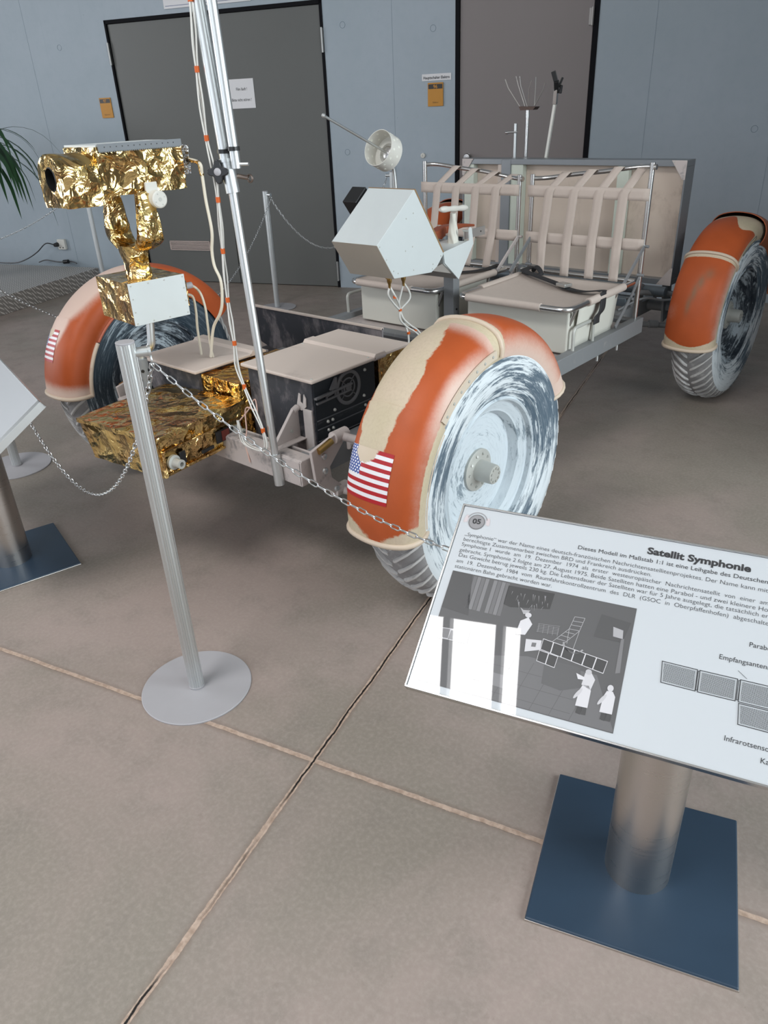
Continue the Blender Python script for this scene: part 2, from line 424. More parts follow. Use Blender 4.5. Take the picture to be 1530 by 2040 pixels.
M_floor = mat_floor(); M_wall = mat_wall()
M_ceil = plain('ceiling_paint', (0.46, 0.45, 0.43), 0.8)
M_sidewall = plain('side_wall_paint', (0.26, 0.27, 0.28), 0.8)
M_door = plain('grey_door', s2l(96, 97, 94), 0.45, 0, 0.05, 2)
M_door2 = plain('taupe_door', s2l(134, 126, 124), 0.5, 0, 0.06, 1.2)
M_rubber = plain('black_rubber', (0.008, 0.008, 0.010), 0.7); M_rubber.node_tree.nodes['Principled BSDF'].inputs['Specular IOR Level'].default_value = 0.1
M_black = plain('black_plastic', (0.015, 0.015, 0.016), 0.35)
M_alu = plain('anodised_aluminium', (0.68, 0.70, 0.70), 0.42, 1.0)
M_steel = mat_brushed('stainless_steel', (0.60, 0.57, 0.54), 0.30, (2, 2, 60))
M_chrome = plain('polished_tube', (0.66, 0.65, 0.64), 0.24, 1.0)
M_zinc = plain('zinc_chain', (0.70, 0.71, 0.71), 0.28, 1.0)
M_disc = plain('grey_powder_coat', s2l(168, 166, 169), 0.55, 0, 0.03, 30)
M_blueplate = plain('dark_blue_plate', s2l(44, 62, 80), 0.42, 0, 0.12, 9)
M_gold = mat_foil('gold_foil', (0.86, 0.65, 0.27), (0.62, 0.40, 0.17), 7.0, 0.85, 0.14)
M_gold2 = mat_foil('gold_foil_fine', (0.78, 0.56, 0.24), (0.52, 0.31, 0.13), 9, 0.55, 0.17)
M_silver = mat_foil('silver_foil', (0.85, 0.86, 0.88), (0.6, 0.62, 0.64), 22, 1.0, 0.10)
M_white = plain('white_panel', s2l(208, 214, 214), 0.5, 0, 0.03, 14)
M_cream = mat_scuffed('cream_lid', s2l(204, 190, 180), s2l(178, 164, 156), 0.60, 3.2, 0.6)
M_canvas = mat_scuffed('off_white_canvas', s2l(206, 204, 194), s2l(160, 150, 142), 0.64, 2.6, 0.8)
M_web = plain('beige_webbing', s2l(192, 178, 168), 0.85, 0, 0.05, 40)
M_slate = mat_scuffed('dusty_slate_panel', s2l(52, 54, 60), s2l(132, 126, 128), 0.52, 4.0, 0.7, (1, 1, 0.8))
M_dark = mat_scuffed('black_side_plate', s2l(30, 36, 42), s2l(110, 112, 116), 0.60, 8, 0.5, (1, 0.35, 1.4))
M_greyframe = mat_scuffed('whitewashed_frame', s2l(190, 180, 176), s2l(112, 110, 112), 0.58, 8, 0.6)
M_frame = mat_scuffed('grey_rail', s2l(126, 128, 130), s2l(160, 154, 150), 0.6, 5, 0.5)
M_fanring = plain('grey_ring_plate', s2l(104, 104, 106), 0.6)
M_belt = plain('black_belt', (0.02, 0.02, 0.022), 0.75)
M_brown = plain('brown_leather', s2l(146, 74, 46), 0.45, 0, 0.2, 10)
M_cable = plain('cream_cable', s2l(216, 208, 190), 0.5)
M_whitecable = plain('white_cable', s2l(218, 216, 210), 0.45)
M_orange = plain('orange_band', s2l(206, 92, 22), 0.5)
M_brass = plain('brass', (0.58, 0.38, 0.14), 0.3, 1.0)
M_panelwood = mat_scuffed('cream_hull_panel', s2l(206, 190, 176), s2l(150, 132, 118), 0.57, 2.4, 0.7, (1, 1, 0.7))
M_panelgreen = plain('pale_green_frame', s2l(198, 204, 192), 0.6)
M_tyre = mat_brushpaint('brushed_whitewash', (0.70, 0.75, 0.78), (0.08, 0.12, 0.16), 0.59)
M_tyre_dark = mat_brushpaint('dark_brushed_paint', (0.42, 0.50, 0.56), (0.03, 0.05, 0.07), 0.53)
M_tread = mat_scuffed('whitewashed_tread', s2l(206, 204, 202), s2l(150, 148, 148), 0.60, 14, 0.75)
M_treadbase = mat_scuffed('tread_groove', s2l(146, 144, 144), s2l(176, 174, 172), 0.56, 18, 0.8)
M_rim = mat_brushpaint('brushed_rim', (0.60, 0.66, 0.70), (0.20, 0.25, 0.29), 0.66)
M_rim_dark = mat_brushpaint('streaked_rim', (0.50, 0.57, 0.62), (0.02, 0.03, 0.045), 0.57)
M_hub = plain('grey_hub', s2l(186, 186, 180), 0.45, 0.2, 0.08, 20)
M_fender = mat_fender('weathered_fender')
M_fender_in = plain('fender_underside', s2l(120, 58, 38), 0.6)
M_lip = mat_scuffed('fender_edging', s2l(206, 188, 168), s2l(190, 150, 130), 0.60, 6, 0.5)
M_flag = mat_flag()
M_paper = plain('white_paper', (0.78, 0.77, 0.78), 0.7)
M_ink = plain('black_ink', (0.02, 0.02, 0.022), 0.5)
M_yellow = plain('ochre_card', s2l(196, 136, 44), 0.5)
M_brownband = plain('dark_card_band', (0.02, 0.014, 0.010), 0.4)
M_plastic = plain('white_plastic', s2l(216, 214, 206), 0.4)
M_leaf = plain('green_leaf', s2l(38, 74, 40), 0.4, 0, 0.35, 12)
M_bark = plain('brown_stem', (0.12, 0.08, 0.05), 0.8)
def mat_tread():
    m, nt, b = newmat('tread_plate'); t = NT(nt)
    co = t.coord('Object')
    sp = nt.nodes.new('ShaderNodeSeparateXYZ'); t.l(co, sp.inputs[0])
    s_ = 24.0
    xx = t.math('MULTIPLY', sp.outputs[0], s_); yy = t.math('MULTIPLY', t.math('ADD', sp.outputs[1], sp.outputs[2]), s_)
    p = t.math('ADD', xx, yy); q = t.math('SUBTRACT', xx, yy)
    chk = t.math('GREATER_THAN', t.math('MULTIPLY', t.math('SUBTRACT', t.math('FRACT', t.math('MULTIPLY', p, .5)), .5), t.math('SUBTRACT', t.math('FRACT', t.math('MULTIPLY', q, .5)), .5)), 0)
    fx = t.math('ABSOLUTE', t.math('SUBTRACT', t.math('FRACT', p), 0.5)); fy = t.math('ABSOLUTE', t.math('SUBTRACT', t.math('FRACT', q), 0.5))
    e1 = t.math('MULTIPLY', t.math('LESS_THAN', fx, 0.16), t.math('LESS_THAN', fy, 0.40))
    e2 = t.math('MULTIPLY', t.math('LESS_THAN', fy, 0.16), t.math('LESS_THAN', fx, 0.40))
    e = t.math('ADD', t.math('MULTIPLY', e1, chk), t.math('MULTIPLY', e2, t.math('SUBTRACT', 1.0, chk)))
    c = t.mix(e, s2l(150, 144, 138), s2l(226, 220, 214)); t.l(c, b.inputs['Base Color'])
    b.inputs['Metallic'].default_value = 0.35; b.inputs['Roughness'].default_value = 0.4
    t.bump(e, 0.6, 0.004, b); return m
M_treadplate = mat_tread()

# ================================================================= the room
def wbox(x0, x1, y0, y1, z0, z1, name, mat, bevel=0, parent=None):
    mb = MB(); mb.box2((x0, y0, z0), (x1, y1, z1)); o = mb.build(name, mat, None, bevel=bevel)
    o.matrix_world = WM
    if parent is not None:
        o.parent = parent; o.matrix_local = Matrix.Translation(wloc(parent)).inverted() @ WM
    return o
WX0, WX1, WY0 = -8.2, 7.5, -10.2
mb = MB(); mb.box2((-13, -11, -0.12), (11, 9, 0)); fl = mb.build('floor', M_floor); struct(fl)
# far wall, in pieces round the two doorways
D1 = (-2.03, 0.045, 2.20); D2 = (1.125, 2.172, 2.16)
mb = MB()
for a in ((WX0, D1[0]), (D1[1], D2[0]), (D2[1], WX1)): mb.box2((a[0], 0, 0), (a[1], 0.2, CEIL))
mb.box2((D1[0], 0, D1[2]), (D1[1], 0.2, CEIL)); mb.box2((D2[0], 0, D2[2]), (D2[1], 0.2, CEIL))
mb.box2((D1[0], 0.13, 0), (D1[1], 0.2, D1[2])); mb.box2((D2[0], 0.13, 0), (D2[1], 0.2, D2[2]))
o = mb.build('wall_back', M_wall); o.matrix_world = WM; struct(o)
# formwork tie holes and fine board joints in the concrete
mb = MB()
for (x, z) in ((0.21, 2.02), (-2.56, 2.03), (0.19, 1.12), (2.42, 2.04), (2.56, 2.05), (3.3, 1.2), (-2.6, 1.15), (0.95, 1.95), (4.6, 1.9)):
    mb.torus((x, -0.0005, z), 0.022, 0.0016, (0, 1, 0), 20, 5)
for x in (2.56, 3.42, 4.75, -2.9, 0.62): mb.box2((x, -0.001, 0), (x+0.0022, 0.001, CEIL-0.2))
o = mb.build('trim_1', plain('wall_joint', s2l(136, 150, 162), 0.8)); o.matrix_world = WM; struct(o)
for nm, a in (('wall_left', (WX0-0.2, WX0, WY0-.1, 0.2)), ('wall_right_and_light_block', (WX1, WX1+0.2, WY0-.1, 0.2))):
    mb = MB()
    if nm == 'wall_left':
        mb.box2((a[0], WY0-.1, 0), (a[1], -8.25, CEIL)); mb.box2((a[0], -3.75, 0), (a[1], 0.2, CEIL))
        mb.box2((a[0], -8.25, 0), (a[1], -3.75, 1.1)); mb.box2((a[0], -8.25, 4.1), (a[1], -3.75, CEIL))
    else:
        mb.box2((a[0], a[2], 0), (a[1], -8.9, CEIL)); mb.box2((a[0], -3.5, 0), (a[1], a[3], CEIL))
        mb.box2((a[0], -8.9, 0), (a[1], -3.5, 0.9)); mb.box2((a[0], -8.9, 4.1), (a[1], -3.5, CEIL))
        mb.box2((4.15, -3.3, 0), (4.40, 0, CEIL))  # added unseen partition, shades the far wall's right end from the right window
    o = mb.build(nm, M_sidewall); o.matrix_world = WM; struct(o)
mb = MB()
mb.box2((WX0, WY0-.1, 0), (-5.0, WY0, CEIL)); mb.box2((2.0, WY0-.1, 0), (WX1, WY0, CEIL))
mb.box2((-5, WY0-.1, 0), (2, WY0, 0.6)); mb.box2((-5, WY0-.1, 4.0), (2, WY0, CEIL))
o = mb.build('wall_front', M_sidewall); o.matrix_world = WM; struct(o)
mb = MB()
for x in (-5, -3.25, -1.5, 0.25, 2.0): mb.box2((x-.04, WY0-.08, 0.6), (x+.04, WY0, 4.0))
for z in (0.62, 2.6, 3.98): mb.box2((-5, WY0-.08, z-.03), (2, WY0, z+.03))
o = mb.build('window_1', M_frame); o.matrix_world = WM; struct(o)
mb = MB()
for y in (-8.25, -6.75, -5.25, -3.75): mb.box2((WX0-.1, y-.04, 1.1), (WX0, y+.04, 4.1))
for z in (1.12, 4.08): mb.box2((WX0-.1, -8.25, z-.03), (WX0, -3.75, z+.03))
o = mb.build('window_2', M_frame); o.matrix_world = WM; struct(o)
mb = MB()
for y in (-8.9, -7.55, -6.2, -4.85, -3.5): mb.box2((WX1, y-.04, .9), (WX1+.1, y+.04, 4.1))
for z in (.92, 4.08): mb.box2((WX1, -8.9, z-.03), (WX1+.1, -3.5, z+.03))
o = mb.build('window_4', M_frame); o.matrix_world = WM; struct(o)
mb = MB(); X0, X1, Y0, Y1 = SKY1
mb.box2((WX0-.2, WY0-.1, CEIL), (X0, 0.2, CEIL+.1)); mb.box2((X1, WY0-.1, CEIL), (WX1+.2, 0.2, CEIL+.1))
mb.box2((X0, WY0-.1, CEIL), (X1, Y0, CEIL+.1)); mb.box2((X0, Y1, CEIL), (X1, 0.2, CEIL+.1))
o = mb.build('ceiling', M_ceil); o.matrix_world = WM; struct(o)
mb = MB()
for x in (X0+.75, X1-0.62, X1-0.17): mb.box2((x-.03, Y0, CEIL-.02), (x+.03, Y1, CEIL+.08))
o = mb.build('window_3', M_frame); o.matrix_world = WM; struct(o)

# doors
def seam_box(mb, x0, x1, y0, y1, z0, z1): mb.box2((x0, y0, z0), (x1, y1, z1))
d1 = MB(); mid = (D1[0]+D1[1])/2-0.012
d1.box2((D1[0]+.022, 0.012, 0.006), (mid-.003, .06, D1[2]-.03)); d1.box2((mid+.003, 0.012, 0.006), (D1[1]-.03, .06, D1[2]-.03))
door1 = d1.build('door_1', M_door, bevel=0.003); door1.matrix_world = WM; struct(door1)
def wpart(mb, name, mat, par, **k):
    o = mb.build(name, mat, **k); o.parent = par; return o
mb = MB()
mb.box2((D1[0], -.004, 0), (D1[0]+.018, .08, D1[2])); mb.box2((D1[1]-.026, -.004, 0), (D1[1], .08, D1[2])); mb.box2((D1[0], -.004, D1[2]-.028), (D1[1], .08, D1[2]))
wpart(mb, 'door_frame', M_rubber, door1)
for x, z in ((D1[1]-.012, 1.93), (D1[1]-.012, .145), (D1[0]+.006, 1.95)):
    mb = MB(); mb.cyl((x, -.012, z-.085), (x, -.012, z+.085), .009, n=12); mb.box2((x-.012, -.004, z-.08), (x+.012, .004, z+.08))
    wpart(mb, 'hinge', plain('hinge_metal', s2l(176, 176, 174), .4, .6), door1, smooth=40)
mb = MB()
gx0, gx1, gz0, gz1 = -1.735, -1.285, .30, .385
mb.box2((gx0, -.004, gz0), (gx1, .013, gz0+.008)); mb.box2((gx0, -.004, gz1-.008), (gx1, .013, gz1)); mb.box2((gx0, -.004, gz0), (gx0+.008, .013, gz1)); mb.box2((gx1-.008, -.004, gz0), (gx1, .013, gz1))
for k in range(5): z = gz0+.018+k*.0125; mb.box2((gx0+.006, -.003, z-.0035), (gx1-.006, .012, z+.0035))
wpart(mb, 'vent_grille', plain('cream_grille', s2l(196, 178, 170), .5), door1)
d2 = MB(); d2.box2((D2[0]+.034, 0.010, 0.006), (D2[1]-.040, .06, D2[2]-.03))
door2 = d2.build('door_2', M_door2, bevel=0.003); door2.matrix_world = WM; struct(door2)
mb = MB(); mb.box2((D2[0], -.004, 0), (D2[0]+.032, .08, D2[2])); mb.box2((D2[1]-.038, -.004, 0), (D2[1], .08, D2[2])); mb.box2((D2[0], -.004, D2[2]-.028), (D2[1], .08, D2[2]))
wpart(mb, 'door_frame', M_rubber, door2)
for z in (1.945, .2):
    mb = MB(); mb.cyl((D2[1]-.045, -.012, z-.055), (D2[1]-.045, -.012, z+.055), .010, n=12); mb.box2((D2[1]-.07, -.006, z-.05), (D2[1]-.04, .012, z+.05))
    wpart(mb, 'hinge', plain('hinge_grey', s2l(150, 146, 142), .4, .5), door2, smooth=40)
mb = MB(); mb.lathe([(0, .012), (.03, .012), (.035, .024), (.05, .029), (.062, .024), (.066, .001)], (1.232, .012, 1.062), (0, -1, 0), 20)
mb.lathe([(0, .026), (.006, .026), (.007, .001)], (1.232, .012, 1.062), (0, -1, 0), 20)
mb.lathe([(0, .022), (.008, .022), (.009, .001)], (1.233, .012, .985), (0, -1, 0), 20)
wpart(mb, 'door_knob', plain('satin_knob', (.42, .41, .40), .3, 1.0), door2, smooth=40)

def wmat(x, z, y=-0.003):     # upright text matrix on the wall: text x along the wall, y up
    return WM @ Matrix.Translation((x, y, z)) @ Matrix.Rotation(R(90), 4, 'X')
def wall_thing(name, mb, mat, org, label, cat, bevel=0, group=None):
    """mesh given in wall-frame coordinates, origin at org (wall frame)"""
    o = mb.build(name, mat, origin=org, bevel=bevel)
    o.matrix_world = WM @ Matrix.Translation(org)
    tag(o, label, cat, group); return o
def wall_text(name, s, x, z, y, size, mat, par, **k):
    M_ = wmat(x, z, y); o = textobj(name, s, Matrix.Identity(4), size, mat, None, **k)
    o.parent = par; o.matrix_local = par.matrix_world.inverted() @ M_; return o
# paper notice on the double door
mb = MB(); mb.box2((-.89, .0085, 1.48), (-.637, .0115, 1.70)); p = wall_thing('paper_notice', mb, M_paper, (-.76, .01, 1.6), 'white paper notice in German taped to the grey double door', 'notice')
wall_text('lettering', 'Film läuft !', -.755, 1.615, .008, .030, M_ink, p, align='CENTER', width=.105, bold=.0004)
wall_text('lettering', 'Bitte nicht stören !', -.765, 1.535, .008, .030, M_ink, p, align='CENTER', width=.19, bold=.0004)
# sign above the door (only its lower edge is in view)
mb = MB(); mb.box2((-1.39, -.012, 2.235), (-.57, -.001, 2.42)); p = wall_thing('door_sign', mb, M_paper, (-.98, -.006, 2.3), 'long white sign above the grey double door, only its bottom edge showing', 'sign')
mb = MB(); mb.box2((-1.375, -.0135, 2.252), (-.585, -.0125, 2.255)); q = mb.build('border_line', plain('blue_line', s2l(60, 80, 130), .5)); q.parent = p; q.matrix_local = p.matrix_world.inverted() @ WM
# ochre number cards
for (x0, x1, z0, z1, tx, num, cap) in ((.905, 1.03, 1.43, 1.592, 'ochre number card reading 96 on the wall left of the taupe door', '96', 'Elektro'), (-2.232, -2.108, 1.456, 1.618, 'ochre number card on the wall left of the grey double door', '97', 'Batterien')):
    mb = MB(); mb.box2((x0, -.010, z0), (x1, -.001, z1)); p = wall_thing('number_card', mb, M_yellow, (x0, -.005, z0), tx, 'wall card', .002)
    mb = MB(); mb.box2((x0+.006, -.0112, z1-.042), (x1-.006, -.0098, z1-.010)); q = mb.build('dark_band', M_brownband); q.parent = p; q.matrix_local = p.matrix_world.inverted() @ WM
    wall_text('lettering', num, (x0+x1)/2, z1-.038, -.0118, .034, M_yellow, p, align='CENTER', bold=.0008)
    wall_text('lettering', cap, (x0+x1)/2, z0+.022, -.0105, .016, plain('ochre_ink', (.12, .06, .01), .5), p, align='CENTER')
mb = MB(); mb.box2((.858, -.005, 1.606), (1.093, -.001, 1.652)); p = wall_thing('switch_label', mb, M_paper, (.97, -.003, 1.63), 'narrow white label reading Hauptschalter Elektro above the ochre card', 'label')
wall_text('lettering', 'Hauptschalter Elektro', .975, 1.618, -.0056, .026, M_ink, p, align='CENTER', width=.212, bold=.0006)
mb = MB(); mb.lathe([(0, .020), (.008, .020), (.012, .016), (.013, .006), (.009, .005), (.009, .0005)], (.857, 0, 1.08), (0, -1, 0), 24); wall_thing('wall_button', mb, M_plastic, (.857, 0, 1.08), 'small round white button on the blue wall left of the taupe door', 'button')
# socket with plug and cables
mb = MB(); mb.box2((-3.085, -.035, .285), (-2.99, -.001, .385)); so = wall_thing('wall_socket', mb, M_plastic, (-3.03, -.02, .33), 'white surface-mounted power socket low on the blue wall', 'socket', .006)
mb = MB()
for x in (-3.058, -3.02): mb.cyl((x, -.0355, .305), (x, -.037, .305), .0065, n=12)
q = mb.build('socket_hole', M_black); q.parent = so; q.matrix_local = so.matrix_world.inverted() @ WM
mb = MB(); mb.cyl((-3.085, -.03, .335), (-3.085, -.075, .335), .024, .018, n=16)
mb.tube(smoothpath([(-3.085, -.075, .335), (-3.17, -.10, .355), (-3.30, -.11, .27), (-3.45, -.12, .20), (-3.62, -.13, .158), (-3.9, -.13, .158)], 6), .0055, 8)
wall_thing('power_cable', mb, M_black, (-3.2, -.1, .16), 'black power cable with plug in the white wall socket', 'cable')
mb = MB(); mb.tube(smoothpath([(-3.36, -.06, .158), (-3.27, -.05, .18), (-3.12, -.05, .165), (-3.0, -.05, .17), (-2.93, -.06, .175), (-2.86, -.07, .158)], 6), .0055, 8)
mb.cyl((-3.04, -.05, .167), (-2.98, -.05, .172), .02, n=14)
wall_thing('loose_cable', mb, M_black, (-3.0, -.05, .16), 'short black cable with inline connector lying on the checker-plate platform', 'cable')

# checker-plate platform
pl = MB()
A_ = Vector((-5.12, 2.17, 0)); dirf = (Vector((-4.655, .957, 0))-Vector((-5.123, 2.172, 0))).normalized()
Bp = A_+dirf*4.0; out = Vector((-dirf.y, dirf.x, 0));  out = out if out.x < 0 else -out
poly = [A_, Bp, Bp+out*2.5, Vector((-7.9, 1.2, 0)), ]
poly = [(p.x, p.y) for p in poly]
pl.prism(poly, .15, Matrix.Identity(4))
po = pl.build('raised_platform', M_treadplate, origin=(-5.5, 1.0, 0), bevel=.004); tag(po, 'low checker-plate metal platform at the foot of the blue wall', 'platform')

# ================================================================= rope barrier
def make_stanchion(name, x, y, ringdir, label, disc=True, h=1.013):
    root = empty(name, (x, y, 0), label, 'barrier post', 'aluminium barrier posts')
    mb = MB(); n = 100; prof = []
    rr = [0.0212 if (i % 5) else 0.0200 for i in range(n)]
    vs = []; fs = []
    for z in (.006, h-.004):
        for i in range(n): an = 2*PI*i/n; vs.append((x+rr[i]*math.cos(an), y+rr[i]*math.sin(an), z))
    fs = [(i, (i+1) % n, n+(i+1) % n, n+i) for i in range(n)]
    mb.add(vs, fs); mb.build('fluted_tube', M_alu, root, smooth=12, origin=(x, y, 0))
    mb = MB(); mb.lathe([(h-.006, .0205), (h-.001, .0215), (h, .0205), (h, .0005)], (x, y, 0), (0,0,1), 32); mb.build('cap', M_disc, root, smooth=35, origin=(x, y, h))
    mb = MB(); mb.lathe([(0, .0005), (0, .155), (.004, .156), (.006, .154), (.006, .022), (.012, .0235), (.012, .0005)], (x, y, 0), (0,0,1), 72); mb.build('base_disc', M_disc, root, smooth=30, origin=(x, y, 0))
    rd = Vector((math.cos(R(ringdir)), math.sin(R(ringdir)), 0)); c = Vector((x, y, h-.028))
    mb = MB(); mb.cyl(c+rd*.018, c+rd*.050, .011, n=16); mb.cyl(c+rd*.046, c+rd*.052, .013, n=16); mb.torus(c+rd*.050+Vector((0,0,-.018)), .010, .0022, rd, 16, 6)
    mb.build('chain_holder', M_alu, root, smooth=40, origin=c)
    return root, c+rd*.050+Vector((0,0,-.030))
S0, R0 = make_stanchion('barrier_post', .561, -.931, 60, 'fluted aluminium barrier post on grey disc, nearest, in front of the gold box')
SL, RL = make_stanchion('barrier_post', -1.42, -.505, -30, 'barrier post on grey disc at the left edge, behind the left info sign')
SA, RA = make_stanchion('barrier_post', -2.735, 2.385, 10, 'barrier post standing before the grey double door', h=.905)
SB, RB = make_stanchion('barrier_post', -4.86, 2.06, 200, 'barrier post behind the gold camera, beside the checker-plate platform', h=.95)
SC, RC = make_stanchion('barrier_post', -2.05, 3.12, 200, 'barrier post half hidden behind the white console, near the wall', h=.995)
def catenary(a, b, sag, n=60):
    a, b = Vector(a), Vector(b); return [a.lerp(b, i/n)-Vector((0,0,4*sag*(i/n)*(1-i/n))) for i in range(n+1)]
def make_chain(path, label, pitch=.0225, wire=.0019, Lk=.0285, Wk=.0135):
    # resample at even pitch, link k alternates 90 degrees
    d = [0]
    for i in range(1, len(path)): d.append(d[-1]+(path[i]-path[i-1]).length)
    N = int(d[-1]/pitch); mb = MB(); j = 0
    for k in range(N):
        s_ = (k+.5)*pitch
        while j < len(d)-2 and d[j+1] < s_: j += 1
        t = (path[j+1]-path[j]).normalized(); p = path[j]+t*(s_-d[j])
        up = Vector((0,0,1)); sx = t.cross(up)
        sx = sx.normalized() if sx.length > .05 else Vector((1,0,0)); sy = sx.cross(t)
        an = (R(40) if k % 2 else R(130)); q = sx*math.cos(an)+sy*math.sin(an)
        a_ = Lk/2-wire; b_ = Wk/2-wire; st = a_-b_; pts = []
        for i in range(5): an2 = -PI/2+PI*i/4; pts.append(p+t*(st+b_*math.cos(an2))+q*(b_*math.sin(an2)))
        for i in range(5): an2 = PI/2+PI*i/4; pts.append(p+t*(-st+b_*math.cos(an2))+q*(b_*math.sin(an2)))
        mb.tube(pts, wire, 6, 0, True)
    o = mb.build('barrier_chain', M_zinc, origin=path[0], smooth=60)
    tag(o, label, 'chain', 'zinc chains between the barrier posts'); return o
Rr = Vector((2.48, .22, .98))
make_chain(catenary(R0, Rr, .54), 'zinc chain sagging from the nearest post across the near orange fender')
make_chain(catenary(R0, RL, .66), 'zinc chain sagging from the nearest post to the post at the left edge')
make_chain(catenary(RL, RA, .62), 'zinc chain sagging behind the gold camera toward the double door')
make_chain(catenary(RA, RC, .44, 40), 'zinc chain hanging before the double door, ending behind the white console')
make_chain(catenary(RB, (-5.9, -.35, .93), .44), 'zinc chain hanging along the blue wall by the green plant')
SR, _ = make_stanchion('barrier_post', 2.50, .26, 250, 'barrier post right of the rover, beyond the frame')

# ================================================================= info signs
def board_matrix(cx, cy, cz, yaw, tilt):
    ux = Vector((math.cos(yaw), math.sin(yaw), 0)); n = Vector((-math.sin(yaw), math.cos(yaw), 0)); v = n*math.cos(tilt)+Vector((0,0,math.sin(tilt))); N = ux.cross(v)
    m = Matrix((ux, v, N)).transposed().to_4x4(); m.translation = Vector((cx, cy, cz)); return m
def gloss(name, col, rough=0.5):
    m, nt, b = newmat(name); b.inputs['Base Color'].default_value = (*col, 1); b.inputs['Roughness'].default_value = rough
    b.inputs['Coat Weight'].default_value = 1.0; b.inputs['Coat Roughness'].default_value = 0.015; b.inputs['Coat IOR'].default_value = 1.55
    return m
G_white = gloss('sign_sheet', s2l(198, 202, 206)); G_ink = gloss('sign_ink', (.018, .018, .022))
def grey(v, t_=(1, .97, 1.0)):
    k = s2l(v, v, v)[0]; return gloss('print_grey_%d' % v, (k*t_[0], k*t_[1], k*t_[2]))
W2, H2 = .463, .199
def make_sign(cx, cy, yaw, label, tilt, base_yaw, bx, by, lipright=False):
    root = empty('info_sign', (bx, by, 0), label, 'info sign', 'slanted museum info signs')
    Bm = board_matrix(cx, cy, .605, yaw, tilt)
    bmx = Matrix.Translation((bx, by, 0)) @ Matrix.Rotation(base_yaw, 4, 'Z')
    mb = MB(); mb.box2((-.1975, -.1955, .0), (.1975, .1955, .010), bmx); mb.build('base_plate', M_blueplate, root, origin=(bx, by, 0), bevel=.003)
    mb = MB(); mb.box2((-.1985, -.1965, .0), (.1985, .1965, .0055), bmx); mb.build('base_edge', M_steel, root, origin=(bx, by, 0), bevel=.001)
    zt = .605-.066*math.tan(tilt)-.020
    mb = MB(); mb.cyl((bx, by, .010), (bx, by, zt), .066, n=64, cap=False); mb.build('column', M_steel, root, smooth=40, origin=(bx, by, 0))
    mb = MB()
    mb.box2((-W2+.002, -H2+.002, -.018), (W2-.002, H2-.002, -.003), Bm)
    mb.build('back_panel', M_frame, root, origin=(cx, cy, .605))
    mb = MB(); mb.box2((-W2+.004, -H2+.004, -.003), (W2-.004, H2-.004, 0), Bm); sheet = mb.build('sheet', G_white, root, origin=(cx, cy, .605))
    mb = MB(); f = .0035; rw = .024 if lipright else f
    mb.box2((-W2, -H2, -.02), (-W2+f, H2, .004), Bm); mb.box2((W2-rw, -H2, -.02), (W2, H2, .004), Bm)
    mb.box2((-W2, -H2, -.02), (W2, -H2+f, .004), Bm); mb.box2((-W2, H2-f, -.02), (W2, H2, .004), Bm)
    mb.build('frame', M_chrome if not lipright else M_alu, root, origin=(cx, cy, .605), bevel=.0008)
    return root, Bm, sheet
sign, Bm, sheet = make_sign(1.793, -.696, .276, 'slanted info sign titled Satellit Symphonie on a steel column, lower right', .599, .325, 1.785, -.70)
def bt(s_, u, v, size, width=None, **k):
    return textobj('lettering', s_, Bm @ Matrix.Translation((u, v, .0006)), size, G_ink, sheet, width, **k)
bt('Satellit Symphonie', -.0900, .1622, .0190, .1775, bold=.0007)
TX = .0116
bt('Dieses Modell im Maßstab 1:1 ist eine Leihgabe des Deutschen Museums', -.216, .1455, TX, .3333*1.16)
lines = [('„Symphonie“ war der Name eines deutsch-französischen Nachrichtensatellitenprojektes. Der Name kann mit', -.4412, .1290, .560),
 ('berechtigte Zusammenarbeit zwischen BRD und Frankreich ausdrücken.', -.4407, .1174, .3661),
 ('Symphonie 1  wurde  am  19.  Dezember  1974  als  erster  westeuropäischer  Nachrichtensatellit  von  einer  am', -.441, .1057, .563),
 ('gebracht. Symphonie 2 folgte am 27. August 1975. Beide Satelliten hatten eine Parabol - und zwei kleinere Ho', -.4413, .0932, .564),
 ('Das Gewicht betrug jeweils 230 kg. Die Lebensdauer der Satelliten war für 5 Jahre ausgelegt, die tatsächlich er', -.4405, .0816, .565),
 ('am  19.  Dezember  1984  vom  Raumfahrtkontrollzentrum  des  DLR  (GSOC  in  Oberpfaffenhofen)  abgeschalte', -.4408, .0685, .567),
 ('stationären Bahn gebracht worden war.', -.4408, .0563, .1958)]
for s_, u, v, wd in lines: bt(s_, u, v, TX, wd, bold=-.00012)
bt('Parabolantenne', .1010, .0240, .0125); bt('Empfangsantenne', .0580, -.0090, .0125); bt('Infrarotsensor', .0840, -.1435, .0125); bt('Kaltgas', .1400, -.1640, .0125)
def bpoly(name, pts, mat, z=.0005, par=None):
    mb = MB(); mb.prism(pts, .0001, Bm, base=z); return mb.build(name, mat, par or sheet, origin=wloc(sheet))
# badge
def disc_pts(u, v, ru, rv=None, n=32, a0=0, a1=360): rv = rv or ru; return [(u+ru*math.cos(R(a0+(a1-a0)*i/n)), v+rv*math.sin(R(a0+(a1-a0)*i/n))) for i in range(n if a1-a0 == 360 else n+1)]
def ring_sector(u, v, r0, r1, a0, a1, n=12): return [(u+r1*math.cos(R(a0+(a1-a0)*i/n)), v+r1*math.sin(R(a0+(a1-a0)*i/n))) for i in range(n+1)]+[(u+r0*math.cos(R(a1-(a1-a0)*i/n)), v+r0*math.sin(R(a1-(a1-a0)*i/n))) for i in range(n+1)]
bu, bv = -.4245, .1635
bpoly('badge_ring', ring_sector(bu, bv, .0205, .0225, 20, 160), grey(150))
bpoly('badge_ear', ring_sector(bu, bv, .0195, .0275, 150, 190), gloss('pale_pink', (.62, .55, .56)))
bpoly('badge_ear', ring_sector(bu, bv, .0195, .0275, -10, 30), gloss('pale_pink', (.62, .55, .56)))
